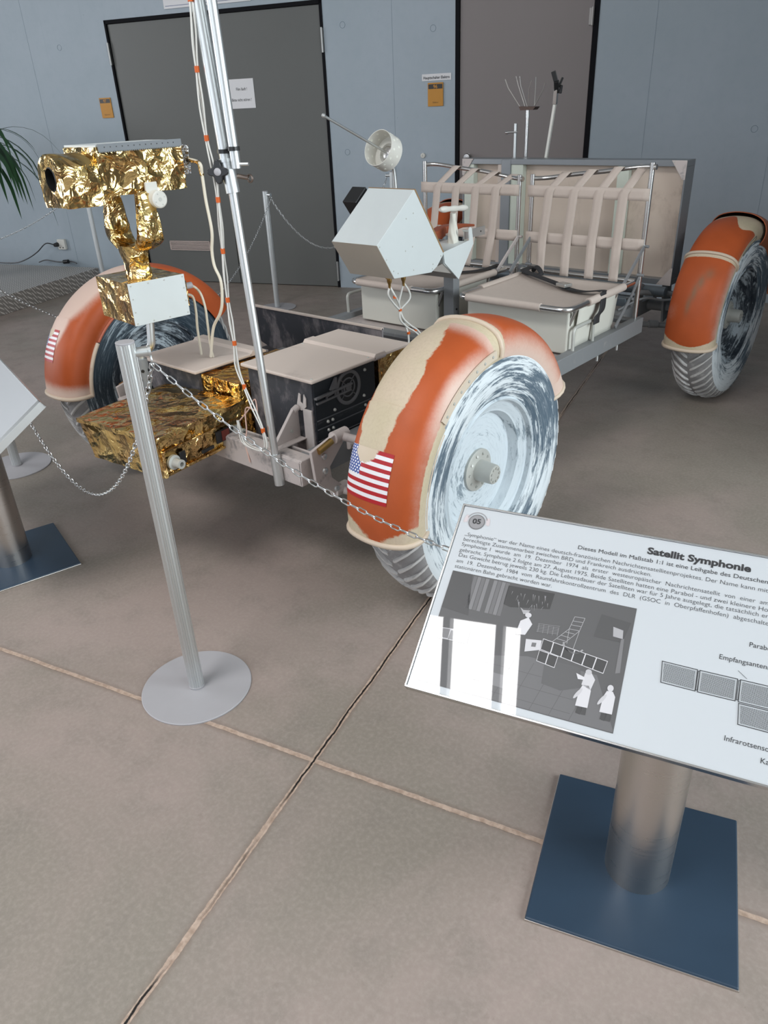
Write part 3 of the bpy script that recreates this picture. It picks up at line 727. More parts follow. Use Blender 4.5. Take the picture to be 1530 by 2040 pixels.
bpoly('badge_disc', disc_pts(bu, bv, .0172), grey(112), .0005); bpoly('badge_face', disc_pts(bu, bv, .0150), grey(146), .0007)
textobj('lettering', '05', Bm @ Matrix.Translation((bu-.0085, bv-.0045, .0010)) @ Matrix.Rotation(R(4), 4, 'Z'), .0155, G_ink, sheet, .0175, bold=.0006)
# black-and-white photograph, simplified
ph = bpoly('printed_photo', [(-.4414, -.181), (-.084, -.181), (-.0875, .0498), (-.4414, .0496)], grey(84))
def pp(pts, v, z=.0007): return bpoly('photo_detail', pts, grey(v), z, ph)
pp([(-.4414, -.0300), (-.4405, .0490), (-.40, .0490), (-.385, -.035)], 70)
for k in range(9):
    u0 = -.397+k*.0082; v_ = 122 if k % 2 else 104
    if k in (4,): continue
    pp([(u0, -.022), (u0+.0070, -.022), (u0+.0080, .047), (u0+.0008, .047)], v_)
pp([(-.325, .003), (-.311, .000), (-.238, .013), (-.236, .0455), (-.325, .0425)], 52)
rnd = random.Random(3)
for k in range(22):
    u0 = -.322+rnd.random()*.08; v0 = .012+rnd.random()*.025; a = rnd.uniform(-.9, .9); l_ = rnd.uniform(.006, .015)
    pp([(u0, v0), (u0+.0010, v0+.0005), (u0+math.sin(a)*l_*.6+.0006, v0-l_)], 150, .0008)
pp([(-.2556, -.0855), (-.13, -.0887), (-.0851, -.176), (-.0851, -.1795), (-.335, -.1795), (-.32, -.10)], 104)
for k in range(5):
    u0 = -.30+k*.035; pp([(u0, -.1795), (u0+.0006, -.1795), (u0+.024, -.095), (u0+.0234, -.095)], 80, .0008)
for v0 in (-.115, -.14, -.165): pp([(-.33, v0), (-.16, v0-.002), (-.16, v0-.0026), (-.33, v0-.0006)], 82, .0008)
pp([(-.224, -.082), (-.160, -.083), (-.152, -.118), (-.185, -.132), (-.220, -.128)], 88, .0009)
pp([(-.335, -.13), (-.277, -.131), (-.277, -.155), (-.34, -.152)], 130, .0009)
pp([(-.1904+.04, -.02), (-.10, -.02), (-.092, .02), (-.145, .025)], 74, .0008)
# far wall band of windows on the right and a card
pp([(-.1114-.009, .006), (-.1114+.009, .003), (-.1114+.011, -.013), (-.1114-.006, -.012)], 170, .0009)
pp([(-.103, -.015), (-.098, -.012), (-.093, -.075), (-.101, -.078)], 118, .0009)
# satellite body and arrays
pp([(-.2665, -.0541), (-.2379, -.0501), (-.2364, -.0683), (-.2633, -.0782)], 205, .0010)
pp([(-.254, -.058), (-.246, -.057), (-.246, -.065), (-.254, -.066)], 110, .0011)
pp([(-.4285, -.0700), (-.372, -.0650), (-.372, -.0900), (-.4300, -.0920)], 190, .0009)
for k in range(3): u0 = -.4270+k*.0185; pp([(u0, -.0715), (u0+.0165, -.0700), (u0+.0165, -.0885), (u0-.001, -.0900)], 120, .0010)
def panel_row(p0, p1, p2, p3, n, zz):
    for k in range(n):
        a, b_ = k/n, (k+1)/n; L = lambda P, Q, t: (P[0]+(Q[0]-P[0])*t, P[1]+(Q[1]-P[1])*t)
        q = [L(p0, p1, a), L(p0, p1, b_), L(p3, p2, b_), L(p3, p2, a)]
        pp(q, 215, zz); c_ = (sum(x[0] for x in q)/4, sum(x[1] for x in q)/4)
        pp([(c_[0]+(x[0]-c_[0])*.90, c_[1]+(x[1]-c_[1])*.90) for x in q], 58, zz+.0001)
panel_row((-.2361, -.0456), (-.1169, -.0593), (-.1201, -.0837), (-.2366, -.0674), 6, .0011)
panel_row((-.2378, -.0686), (-.2023, -.0722), (-.204, -.0949), (-.2383, -.0902), 2, .0013)
# ladder stand
def pline(a, b_, w_, v, zz=.0012):
    d = Vector((b_[0]-a[0], b_[1]-a[1])); n_ = Vector((-d.y, d.x)).normalized()*w_/2
    pp([(a[0]-n_.x, a[1]-n_.y), (b_[0]-n_.x, b_[1]-n_.y), (b_[0]+n_.x, b_[1]+n_.y), (a[0]+n_.x, a[1]+n_.y)], v, zz)
for a, b_ in (((-.1904, .0087), (-.1719, .0100)), ((-.1719, .0100), (-.1763, -.0161)), ((-.1904, .0087), (-.1950, -.0165)), ((-.195, -.0165), (-.1763, -.0161)), ((-.192, 0), (-.1735, .001)), ((-.1935, -.008), (-.175, -.0075)),
              ((-.195, -.0165), (-.2190, -.0480)), ((-.1763, -.0161), (-.2010, -.0500)), ((-.2, -.024), (-.184, -.024)), ((-.206, -.032), (-.19, -.033)), ((-.212, -.04), (-.196, -.041)), ((-.1763, -.0161), (-.180, -.052)), ((-.195, -.0165), (-.193, -.045))): pline(a, b_, .0009, 175)
for k in range(6): pline((-.252, -.020-k*.0030), (-.212, -.016-k*.0030), .0007, 150)
for k in range(5): pline((-.250+k*.009, -.019), (-.249+k*.009, -.036), .0007, 150)
pp(ring_sector(-.180, -.040, .018, .021, 190, 330, 10), 160, .0012)
# people in white coats
def ell(u, v, ru, rv, a=0, n=18): return [(u+ru*math.cos(2*PI*i/n)*math.cos(a)-rv*math.sin(2*PI*i/n)*math.sin(a), v+ru*math.cos(2*PI*i/n)*math.sin(a)+rv*math.sin(2*PI*i/n)*math.cos(a)) for i in range(n)]
for (u, v, k) in ((-.1445, -.127, 1.0), (-.1030, -.1270, 1.0)):
    pp([(u-.007, v-.036), (u+.001, v-.037), (u+.003, v-.018), (u-.006, v-.018)], 60, .0013); pp([(u+.002, v-.036), (u+.010, v-.036), (u+.009, v-.018), (u+.001, v-.018)], 64, .0013)
    pp([(u-.010, v-.024), (u+.011, v-.023), (u+.0105, v+.008), (u+.005, v+.016), (u-.005, v+.015), (u-.009, v+.004)], 212, .0014)
    pp(ell(u, v+.021, .0052, .0060), 205, .0015); pp(ell(u-.010, v-.002, .0030, .0120, -.5), 196, .0015)
pp([(-.152, -.112), (-.135, -.118), (-.131, -.098), (-.139, -.088), (-.150, -.090)], 205, .0014); pp(ell(-.1445, -.087, .0055, .005), 190, .0015)
pp([(-.165, -.094), (-.150, -.098), (-.148, -.103), (-.160, -.104)], 214, .0016)
pp([(-.288, -.050), (-.270, -.047), (-.262, -.024), (-.272, -.012), (-.285, -.022)], 214, .0013); pp(ell(-.2735, -.008, .0060, .0050), 205, .0014)
pp([(-.292, .004), (-.285, .000), (-.272, .002), (-.276, -.006), (-.283, -.008)], 170, .0013)
# line drawing of the solar generator
def mat_hatch():
    m, nt, b = newmat('hatched_cells'); t = NT(nt); sp = nt.nodes.new('ShaderNodeSeparateXYZ'); uvn = nt.nodes.new('ShaderNodeUVMap'); t.l(uvn.outputs[0], sp.inputs[0])
    co = t.coord('Object')
    vm = nt.nodes.new('ShaderNodeMapping'); vm.inputs['Rotation'].default_value = (0, 0, -.276); t.l(co, vm.inputs[0]); s3 = nt.nodes.new('ShaderNodeSeparateXYZ'); t.l(vm.outputs[0], s3.inputs[0])
    fx = t.math('LESS_THAN', t.math('FRACT', t.math('MULTIPLY', s3.outputs[0], 620)), .42)
    fy = t.math('LESS_THAN', t.math('FRACT', t.math('MULTIPLY', s3.outputs[2], 1100)), .42)
    c = t.mix(t.math('MAXIMUM', fx, fy), s2l(205, 210, 214), s2l(60, 62, 66)); t.l(c, b.inputs['Base Color'])
    b.inputs['Coat Weight'].default_value = 1.0; b.inputs['Coat Roughness'].default_value = .015; return m
M_hatch = mat_hatch()
def outline(pts, w_, z=.0008):
    mb = MB()
    for i in range(len(pts)):
        a, b_ = Vector(pts[i]), Vector(pts[(i+1) % len(pts)]); d = (b_-a).normalized(); n_ = Vector((-d.y, d.x))*w_/2; a = a-d*w_/2; b_ = b_+d*w_/2
        mb.prism([tuple(a-n_), tuple(b_-n_), tuple(b_+n_), tuple(a+n_)], .0001, Bm, base=z)
    mb.build('drawing_outline', G_ink, sheet, origin=wloc(sheet))
def cell(p):
    outline(p, .0012); c_ = Vector((sum(x[0] for x in p)/4, sum(x[1] for x in p)/4))
    q = [tuple(c_+Vector(((x[0]-c_.x)*.89, (x[1]-c_.y)*.86))) for x in p]; bpoly('drawing_cells', q, M_hatch, .0006)
cell([(-.0290, -.0362), (.0285, -.0370), (.0300, -.0745), (-.0252, -.0737)])
cell([(.0325, -.0370), (.0915, -.0370), (.0925, -.0748), (.0340, -.0750)])
cell([(.0960, -.0370), (.1560, -.0370), (.1570, -.0750), (.0972, -.0750)])
cell([(.0980, -.0775), (.1570, -.0775), (.1580, -.1130), (.1012, -.1122)])
for u in (.0312, .0945): outline([(u-.0012, -.0390), (u+.0012, -.0390), (u+.0018, -.0725), (u-.0006, -.0725)], .0009, .0010)
outline([(.0905, -.0225), (.1050, -.0330)], .0006)

signL, BmL, sheetL = make_sign(-.572, -.925, R(-14), 'slanted info sign on a steel column cut by the left edge', .599, R(-14), -.572, -.93, True)
for k, (s_, v) in enumerate((('und ist das', -.055), ('in der', -.075), ('werden', -.095), ('der ab', -.115))):
    textobj('lettering', s_, BmL @ Matrix.Translation((.42-.012*len(s_)*.55, v, .0006)), .013, G_ink, sheetL)
# ================================================================= the lunar rover
rover = empty('lunar_rover', (0, 1.1, 0), 'full-size lunar rover model with orange fenders, webbed seats and gold foil boxes', 'moon rover')
XM = Matrix(((0, 0, 1, 0), (1, 0, 0, 0), (0, 1, 0, 0), (0, 0, 0, 1)))     # prism polygon (Y,Z), extruded along X

# ---- chassis
mb = MB()
for sx in (-1, 1):      # centre section side rails
    x0 = .672*sx; x1 = .628*sx
    mb.box2((min(x0, x1), .62, .432), (max(x0, x1), 1.735, .505))
mb.box2((-.628, .895, .45), (.628, .955, .497)); mb.box2((-.628, 1.68, .432), (.628, 1.735, .497)); mb.box2((-.628, .62, .44), (.628, .66, .50))
for sx in (-1, 1):      # front section rails
    mb.bar((.47*sx, -.38, .455), (.47*sx, .64, .455), .05, .08)
mb.box2((-.02, .66, .45), (.03, 1.68, .49))
cf = mb.build('chassis_frame', M_frame, rover, bevel=.003, origin=(0, .9, .47))
mb = MB(); mb.box2((-.628, .96, .462), (.628, 1.68, .478)); mb.build('deck_panel', M_greyframe, rover, origin=(0, 1.2, .47))
mb = MB(); mb.box2((-.62, .30, .462), (.62, .893, .480)); mb.build('floor_panel', plain('charcoal_floor', s2l(62, 60, 62), .6, 0, .1, 6), rover, origin=(0, .6, .47))
for (x, y) in ((.655, .95), (.655, 1.3), (.655, 1.5)):
    mb = MB(); mb.cyl((x, y, .40), (x, y, .432), .006, n=10); mb.build('bolt', M_alu, rover, origin=(x, y, .42))
mb = MB(); mb.cyl((.64, .83, .34), (.64, .83, .44), .022, n=16); mb.build('support_stub', M_frame, rover, smooth=40, origin=(.64, .83, .4))
# ---- front cross beam with open channel
mb = MB()
mb.box2((-.51, -.405, .418), (.51, -.395, .500)); mb.box2((-.51, -.330, .418), (.51, -.322, .500)); mb.box2((-.51, -.405, .415), (.51, -.322, .424))
mb.box2((.502, -.405, .418), (.512, -.322, .500)); mb.box2((-.512, -.405, .418), (-.502, -.322, .500)); mb.box2((-.51, -.40, .496), (.512, -.350, .503))
mb.build('front_beam', M_greyframe, rover, bevel=.003, origin=(0, -.36, .46))
for sx in (-1, 1):
    # suspension bracket: hour-glass plate
    poly = [(-.385, .535), (-.25, .565), (-.245, .52), (-.31, .46), (-.305, .42), (-.24, .355), (-.285, .345), (-.375, .43)]
    Mx = Matrix.Translation((.538*sx-.006, 0, 0)) @ XM
    mb = MB(); mb.prism(poly, .012, Mx)
    br = mb.build('suspension_bracket', M_greyframe, rover, bevel=.002, origin=(.54*sx, -.31, .46))
    for (y, z) in ((-.335, .505), (-.335, .455), (-.29, .375)):
        mb = MB(); mb.lathe([(0, .011), (.006, .010), (.009, .006), (.009, .0005)], (.544*sx, y, z), (sx, 0, 0), 12); mb.build('bolt_head', M_alu, br, smooth=40, origin=(.544*sx, y, z))
    for (y, z, yy, zz, nm) in ((-.25, .545, -.02, .505, 'upper_arm'), (-.265, .362, -.02, .335, 'lower_arm')):
        mb = MB(); p0 = Vector((.55*sx, y, z)); p1 = Vector((.62*sx, y+.06, z-.012)); p2 = Vector((.76*sx, yy, zz))
        mb.tube(smoothpath([p0, p0.lerp(p1, .5)+Vector((0, 0, -.008)), p1, p2], 4), .0135, 12); mb.cyl(p1-(p2-p1).normalized()*.01, p1+(p2-p1).normalized()*.02, .019, n=14)
        mb.tube([Vector((.52*sx, .22, z-.03)), p2], .012, 10)
        mb.cyl((.535*sx, y-.03, z), (.535*sx, y+.03, z), .02, n=14)
        mb.build(nm, M_greyframe, rover, smooth=45, origin=p1)
    mb = MB(); mb.cyl((.548*sx, -.36, .53), (.548*sx, -.30, .545), .011, n=12); mb.build('brass_fitting', M_brass, rover, smooth=40, origin=(.55*sx, -.33, .54))
    # rear suspension
    mb = MB(); mb.bar((.50*sx, 1.74, .46), (.50*sx, 2.25, .46), .05, .07); mb.build('rear_rail', M_frame, rover, bevel=.003, origin=(.5*sx, 2.0, .46))
    for (y0, z0, y1, z1) in ((2.0, .555, 2.26, .52), (1.98, .40, 2.26, .35)):
        mb = MB(); mb.tube([(.52*sx, y0, z0), (.76*sx, y1, z1)], .014, 12); mb.cyl(Vector((.58*sx, y0+.065, z0-.009)), Vector((.61*sx, y0+.098, z0-.013)), .02, n=14); mb.build('rear_arm', M_frame, rover, smooth=40, origin=(.6*sx, y0, z0))
    mb = MB(); mb.cyl((.45*sx, 2.12, .47), (.70*sx, 2.22, .45), .026, n=18); mb.cyl((.70*sx, 2.22, .45), (.76*sx, 2.25, .445), .016, n=14); mb.build('damper', M_frame, rover, smooth=40, origin=(.6*sx, 2.2, .46))
    mb = MB(); mb.prism([(1.93, .50), (2.02, .60), (2.07, .58), (2.04, .44), (1.96, .38)], .012, Matrix.Translation((.515*sx, 0, 0)) @ XM); mb.prism([(2.1, .60), (2.2, .60), (2.24, .40), (2.15, .38)], .012, Matrix.Translation((.60*sx, 0, 0)) @ XM); mb.build('rear_bracket', M_frame, rover, bevel=.002, origin=(.52*sx, 2.0, .5))
    mb = MB(); mb.tube(smoothpath([(.50*sx, 1.82, .50), (.57*sx, 1.95, .54), (.64*sx, 2.05, .52), (.74*sx, 2.12, .53)], 6), .006, 8); mb.build('brake_hose', M_frame, rover, smooth=60, origin=(.6*sx, 2.0, .5))
    # front differential / steering rod seen under the box
    mb = MB(); mb.tube([(.50*sx, -.18, .475), (.50*sx, .62, .475)], .014, 12); mb.build('torsion_tube', M_greyframe, rover, smooth=40, origin=(.5*sx, .2, .48))
mb = MB(); mb.cyl((-.5, 2.15, .47), (.5, 2.15, .47), .03, n=16); mb.build('rear_axle_tube', M_frame, rover, smooth=40, origin=(0, 2.15, .47))

# ---- wheels
def make_wheel(sx, y, dark_out, label=None):
    WX = .8625 if sx > 0 else -.905; WR = .426; c = Vector((WX, y, WR))
    prof = [(.082, .243), (.096, .262), (.105, .30), (.110, .345), (.101, .385), (.078, .409), (.035, .4215), (0, .424)]
    full = [(a, r) for a, r in prof]+[(-a, r) for a, r in reversed(prof[:-1])]
    mb = MB(); mb.lathe(full, c, (sx, 0, 0), 96)
    n = 52; P = [(a, r) for a, r in prof][2:][::-1]           # crown to shoulder
    for side in (1, -1):
        for k in range(n):
            a0 = 2*PI*(k+(.5 if side < 0 else 0))/n; vs = []; m_ = 9
            for i in range(m_):
                t = i/(m_-1); L = .006+t*.108
                # walk along profile by arc length
                acc = 0; q = P[-1]
                for j in range(len(P)-1):
                    sl = math.hypot(P[j+1][0]-P[j][0], P[j+1][1]-P[j][1])
                    if acc+sl >= L: u = (L-acc)/sl; q = (P[j][0]+(P[j+1][0]-P[j][0])*u, P[j][1]+(P[j+1][1]-P[j][1])*u); break
                    acc += sl
                an = a0+t*.20
                hgt = .0105*min(1, 6*t+.4)*(1-.8*max(0, t-.6)/.4)
                w_ = .0066/.42
                for (da, dh) in ((-w_, -.002), (-w_*.7, hgt), (w_*.7, hgt), (w_, -.002)):
                    rr = q[1]+dh*(1 if q[0] < .095 else .9)
                    off = q[0]+(dh*.5 if q[0] > .09 else 0)
                    vs.append(c+Vector((sx*off*side, -rr*math.cos(an+da), rr*math.sin(an+da))))
            fs = [(i*4+j, (i+1)*4+j, (i+1)*4+j+1, i*4+j+1) for i in range(m_-1) for j in range(3)]+[(0, 1, 2, 3), tuple((m_-1)*4+j for j in (3, 2, 1, 0))]
            mb.add(vs, fs, 1)
    me_face_mat = [0]*len(mb.f)
    nbase = 96*(len(full)-1)
    ty = mb.build('wheel', [M_tyre_dark if dark_out == 2 else M_tyre, M_tread, M_treadbase], rover, origin=c)
    me = ty.data
    for p in me.polygons:
        p.use_smooth = True
        cc = p.center; rr = math.hypot(cc.y, cc.z)
        if rr > .392: p.material_index = 2 if p.index < nbase else 1
    me.set_sharp_from_angle(angle=R(35))
    if label: ty['label'] = label
    # rim and barrel, both faces
    rm = M_rim_dark if dark_out else M_rim
    mb = MB()
    for s2, dep in ((1, .0), (-1, .02)):
        mb.lathe([(s2*.084, .246), (s2*.090, .240), (s2*.086, .234), (s2*.070, .232), (s2*.066, .214), (s2*.058, .205), (s2*.056, .196), (s2*.040, .190), (.026 if s2 > 0 else -.03, .184), (.026 if s2 > 0 else -.03, .066), (.026 if s2 > 0 else -.03, .0005)], c, (sx, 0, 0), 72)
    mb.torus(c+Vector((sx*.097, 0, 0)), .268, .0022, (1, 0, 0), 72, 6)
    rim = mb.build('rim', rm, ty, smooth=30, origin=c)
    mb = MB(); mb.lathe([(.020, .070), (.034, .070), (.037, .062), (.037, .036), (.040, .0345), (.091, .0320), (.0955, .030), (.0965, .027), (.0945, .0005)], c, (sx, 0, 0), 40)
    for k in range(10): an = 2*PI*k/10; mb.cyl(c+Vector((sx*.035, .052*math.cos(an), .052*math.sin(an))), c+Vector((sx*.041, .056*math.cos(an), .056*math.sin(an))), .0042, n=8)
    for k in range(9): an = 2*PI*k/9; mb.cyl(c+Vector((sx*.095, .022*math.cos(an), .022*math.sin(an))), c+Vector((sx*.0995, .022*math.cos(an), .022*math.sin(an))), .0040, n=8)
    mb.build('hub', M_hub, ty, smooth=35, origin=c)
    return ty
wn = make_wheel(1, 0, 0); wrr = make_wheel(1, 2.29, 1); wfl = make_wheel(-1, 0, 2); wrl = make_wheel(-1, 2.29, 1)

# ---- fenders
FP = [(.088, .352), (.104, .372), (.110, .408), (.094, .445), (.052, .468), (.0, .476), (-.050, .474), (-.096, .462), (-.118, .440), (-.126, .405), (-.120, .365)]
def fprof(s_):   # s in 0 (inner) .. 1 (outer)
    P = FP[::-1]; L = [0]
    for i in range(1, len(P)): L.append(L[-1]+math.hypot(P[i][0]-P[i-1][0], P[i][1]-P[i-1][1]))
    t = max(0, min(1, s_))*L[-1]
    for i in range(len(P)-1):
        if t <= L[i+1]+1e-9:
            u = (t-L[i])/(L[i+1]-L[i])
            a, b_ = P[i], P[i+1]
            a0, b1 = P[max(i-1, 0)], P[min(i+2, len(P)-1)]
            f = lambda k: .5*((2*a[k])+(b_[k]-a0[k])*u+(2*a0[k]-5*a[k]+4*b_[k]-b1[k])*u*u+(3*a[k]-a0[k]-3*b_[k]+b1[k])*u**3)
            return f(0), f(1)
    return P[-1]
def fpt(sx, y, phi, s_, dr=0.0, flare=0.0):
    o_, r = fprof(s_)
    # outward normal estimate
    o1, r1 = fprof(min(1, s_+.02)); o0, r0 = fprof(max(0, s_-.02)); t = Vector((o1-o0, r1-r0)).normalized(); n_ = Vector((-t.y, t.x))
    o_ += n_.x*dr; r += n_.y*dr+flare
    a = R(phi); return Vector(((.8625 if sx > 0 else -.905)+sx*o_, y-r*math.cos(a), .426+r*math.sin(a)))
def blob(phi, s_, p0, s0, wp, ws): return math.exp(-((phi-p0)/wp)**2-((s_-s0)/ws)**2)
def wear_near(phi, s_):
    h = 0
    for b_ in ((64, .34, 18, .23), (45, .41, 14, .19), (29, .42, 9, .14), (36, .41, 9, .17), (52, .46, 12, .14), (76, .32, 10, .17), (58, .18, 14, .16)): h = max(h, blob(phi, s_, *b_))
    h = max(0, min(1, h*1.05))
    lo = max(0, 1-(phi+6)/14) * (.9+.3*math.sin(s_*9)); h = max(h, min(1, lo*.85))
    band = blob(phi, s_, 87, .5, 4.5, 5); h = max(h, min(1, band*1.1))
    if s_ > .78 and phi < 84: h = max(h, min(1, (s_-.78)/.10*.75))
    soft = 0
    if s_ > .66: soft = max(soft, min(1, (s_-.66)/.16)*(.45+.5*max(0, 1-abs(phi-56)/28)))
    if phi > 90: soft = max(soft, min(1, max(0, (s_-.62)/.25)*.75), .5*max(0, 1-(phi-90)/12))
    if phi > 148: soft = 1
    soft = max(soft, .8*blob(phi, s_, 84, .5, 8, 2))
    return h, soft, 0
def wear_left(phi, s_):
    h = 0
    soft = max(2.6*blob(phi, s_, 64, .60, 27, .27), 2.2*blob(phi, s_, 38, .60, 12, .22), 1.0*max(0, 1-(phi-4)/10), .45*max(0, 1-s_/.14))*1.1; soft -= .5*blob(phi, s_, 30, .30, 12, .12)
    if phi > 78: soft *= max(0, 1-(phi-78)/20)
    if phi > 90 : soft = max(soft, .35*max(0, (s_-.5)))
    return h, max(0, min(1, soft)), 0
def wear_rear(phi, s_):
    h = max(0, 1-(phi+8)/(9+6*math.sin(s_*7+1)))*.95
    h = max(h, blob(phi, s_, 47, .5, 2.5, 5)*.9, max(0, min(1, (phi-76-7*math.sin(s_*6)-5*math.sin(s_*17))/12))*.95)
    if s_ > .86: h = max(h, .75)
    soft = max(0, (s_-.66)/.25)*(.9 if phi < 45 else .5); soft = max(soft, .4*blob(phi, s_, 12, .25, 10, .2))
    st = max(blob(phi, s_, 30, .52, 4, .035), blob(phi, s_, 24, .48, 5, .028), blob(phi, s_, 17, .45, 5, .025), .7*blob(phi, s_, 35, .58, 3, .05))
    return min(1, h), min(1, max(0, soft)), min(1, st*1.0)
def shell(name, sx, y, p0, p1, s0, s1, wear, dr=0, par=None, nphi=None, ns=44, mats=None, thick=.004, flip=False, label=None):
    nphi = nphi or int((p1-p0)*1.1)
    mb = MB(); vs = []; cols = []
    for j in range(nphi+1):
        phi = p0+(p1-p0)*j/nphi
        for i in range(ns+1):
            s_ = s0+(s1-s0)*i/ns; vs.append(fpt(sx, y, phi, s_, dr)); cols.append(wear(phi, s_) if wear else (0, 0, 0))
    fs = [(j*(ns+1)+i, j*(ns+1)+i+1, (j+1)*(ns+1)+i+1, (j+1)*(ns+1)+i) for j in range(nphi) for i in range(ns)]
    N = len(vs)
    # inner skin
    for j in range(nphi+1):
        phi = p0+(p1-p0)*j/nphi
        for i in range(ns+1): vs.append(fpt(sx, y, phi, s0+(s1-s0)*i/ns, dr-thick)); cols.append((0, 0, 0))
    fs2 = [tuple(N+q for q in reversed(f)) for f in fs]
    edge = []
    for i in range(ns): a, b_ = i, i+1; edge.append((b_, a, N+a, N+b_)); a, b_ = nphi*(ns+1)+i, nphi*(ns+1)+i+1; edge.append((a, b_, N+b_, N+a))
    for j in range(nphi): a, b_ = j*(ns+1), (j+1)*(ns+1); edge.append((a, b_, N+b_, N+a)); a, b_ = j*(ns+1)+ns, (j+1)*(ns+1)+ns; edge.append((b_, a, N+a, N+b_))
    mb.add(vs, fs, 0); mb.f += fs2+edge; mb.mi += [1]*len(fs2)+[0]*len(edge)
    og = Vector(((.8625 if sx > 0 else -.905), y, .85))
    o = mb.build(name, mats or [M_fender, M_fender_in], par or rover, origin=og, smooth=50, label=label)
    at = o.data.color_attributes.new('wear', 'FLOAT_COLOR', 'POINT')
    for i, c_ in enumerate(cols): at.data[i].color = (c_[0], c_[1], c_[2], 1)
    return o
def edging(sx, y, pts, r, par, mat, name='edging'):
    mb = MB(); mb.tube([fpt(sx, y, p, s_, dr) for p, s_, dr in pts], r, 10); return mb.build(name, mat, par, smooth=60, origin=((.8625 if sx > 0 else -.905), y, .85))
def fender(sx, y, wear, p0, pm, p1, label):
    main = shell('fender', sx, y, pm-1.5, p1, 0, 1, wear, 0, label=label)
    flap = shell('front_flap', sx, y, p0, pm, 0, 1, wear, .0035, main)
    return main, flap
# near front
fn, ff = fender(1, 0, wear_near, -5, 42, 156, None)
edging(1, 0, [(-6+.0*i, i/24, .004) for i in range(0, 24)]+[(-6+i*1.5, .985, .004) for i in range(0, 3)], .0085, fn, M_lip, 'rolled_lip')
edging(1, 0, [(-4+i*4, .955, .004) for i in range(0, 12)], .0040, fn, M_lip, 'raised_rib')
edging(1, 0, [(88+i*0, i/20, .003) for i in range(2, 19)], .0075, fn, M_lip, 'cross_rib')
edging(1, 0, [(92+i*4, 1.0, .003) for i in range(0, 17)], .0065, fn, plain('pink_edging', s2l(206, 150, 128), .5), 'rolled_lip')
edging(1, 0, [(156, i/20, .0) for i in range(0, 21)], .0075, fn, M_lip, 'rolled_lip')
def rivet_strip(sx, y, p0, p1, s_, par, n=7):
    mb = MB(); m_ = 20
    for i in range(m_):
        a, b_ = p0+(p1-p0)*i/m_, p0+(p1-p0)*(i+1)/m_
        vs = [fpt(sx, y, a, s_-.028, .002), fpt(sx, y, a, s_+.028, .002), fpt(sx, y, b_, s_+.028, .002), fpt(sx, y, b_, s_-.028, .002)]+[fpt(sx, y, a, s_-.026, .0065), fpt(sx, y, a, s_+.026, .0065), fpt(sx, y, b_, s_+.026, .0065), fpt(sx, y, b_, s_-.026, .0065)]
        mb.add(vs, [(4, 5, 6, 7), (0, 4, 7, 3), (1, 2, 6, 5)]+([(0, 1, 5, 4)] if i == 0 else [])+([(3, 7, 6, 2)] if i == m_-1 else []))
    st = mb.build('rivet_strip', plain('strip_beige', s2l(206, 192, 174), .5), par, origin=((.8625 if sx > 0 else -.905), y, .85))
    for k in range(n):
        p = p0+(p1-p0)*(k+.5)/n; c_ = fpt(sx, y, p, s_, .0060); d = (fpt(sx, y, p, s_, .02)-c_).normalized()
        mb = MB(); mb.lathe([(0, .0042), (.0015, .0036), (.002, .0005)], c_, d, 10); mb.build('rivet', M_hub, st, smooth=50, origin=c_)
    return st
rivet_strip(1, 0, 43, 84, .865, fn)
rivet_strip(1, 2.29, 56, 82, .875, fn, 4) if False else None
def flag(sx, y, p0, p1, s0, s1, par, dr):
    nu, nv = 20, 16; mb = MB(); vs = []; uvs = []
    for j in range(nv+1):
        for i in range(nu+1):
            u, v = i/nu, j/nv; vs.append(fpt(sx, y, p0+(p1-p0)*v-(u-.5)*.0, s0+(s1-s0)*u, dr)); uvs.append((u, v))
    fs = [(j*(nu+1)+i, j*(nu+1)+i+1, (j+1)*(nu+1)+i+1, (j+1)*(nu+1)+i) for j in range(nv) for i in range(nu)]
    mb.add(vs, fs); o = mb.build('flag_decal', M_flag, par, smooth=60, origin=vs[0])
    ul = o.data.uv_layers.new(name='UVMap')
    for lp in o.data.loops: u, v = uvs[lp.vertex_index]; ul.data[lp.index].uv = (u, v)
    return o
flag(1, 0, 9, 26.5, .205, .62, fn, .0048)
# left front (seen from its inner side)
fl_, lf = fender(-1, 0, wear_left, 4, 43, 150, None)
edging(-1, 0, [(3, i/24, .004) for i in range(0, 25)], .0085, fl_, M_lip, 'rolled_lip')
edging(-1, 0, [(3+i*3.8, .015, .006) for i in range(0, 10)], .0085, fl_, M_lip, 'raised_rib')
edging(-1, 0, [(38+i*4, .0, .004) for i in range(0, 8)], .0055, fl_, plain('rust_edging', s2l(176, 96, 70), .5), 'rolled_lip')
flag(-1, 0, 20, 36, .74, .44, fl_, .0048)
# rear fenders
for sx in (1, -1):
    fr, rf = fender(sx, 2.29, wear_rear, -8, 47, 118, None)
    edging(sx, 2.29, [(-9, i/24, .005) for i in range(0, 25)], .0085, fr, M_lip, 'rolled_lip')
    edging(sx, 2.29, [(48, i/24, .005) for i in range(1, 24)], .0070, fr, M_lip, 'cross_rib')
    shell('rear_flap', sx, 2.29, 96, 172, -.0, 1.0, lambda p, s_: (.0, .25, .55), .020, fr, ns=24, mats=[M_fender, plain('dark_underside', s2l(54, 28, 22), .7)])
    if sx > 0:
        mb = MB(); pts = [(60, .92), (84, .92), (84, .865), (60, .865)]
        mb.tube([fpt(sx, 2.29, p, s_, .001) for p, s_ in ((60, .915), (72, .917), (84, .915), (85, .89), (84, .865), (72, .863), (60, .865), (59, .89))], .0016, 6, closed=True)
        mb.build('slot_outline', plain('slot_grey', s2l(120, 122, 112), .6), fr, smooth=60, origin=fpt(sx, 2.29, 70, .9))

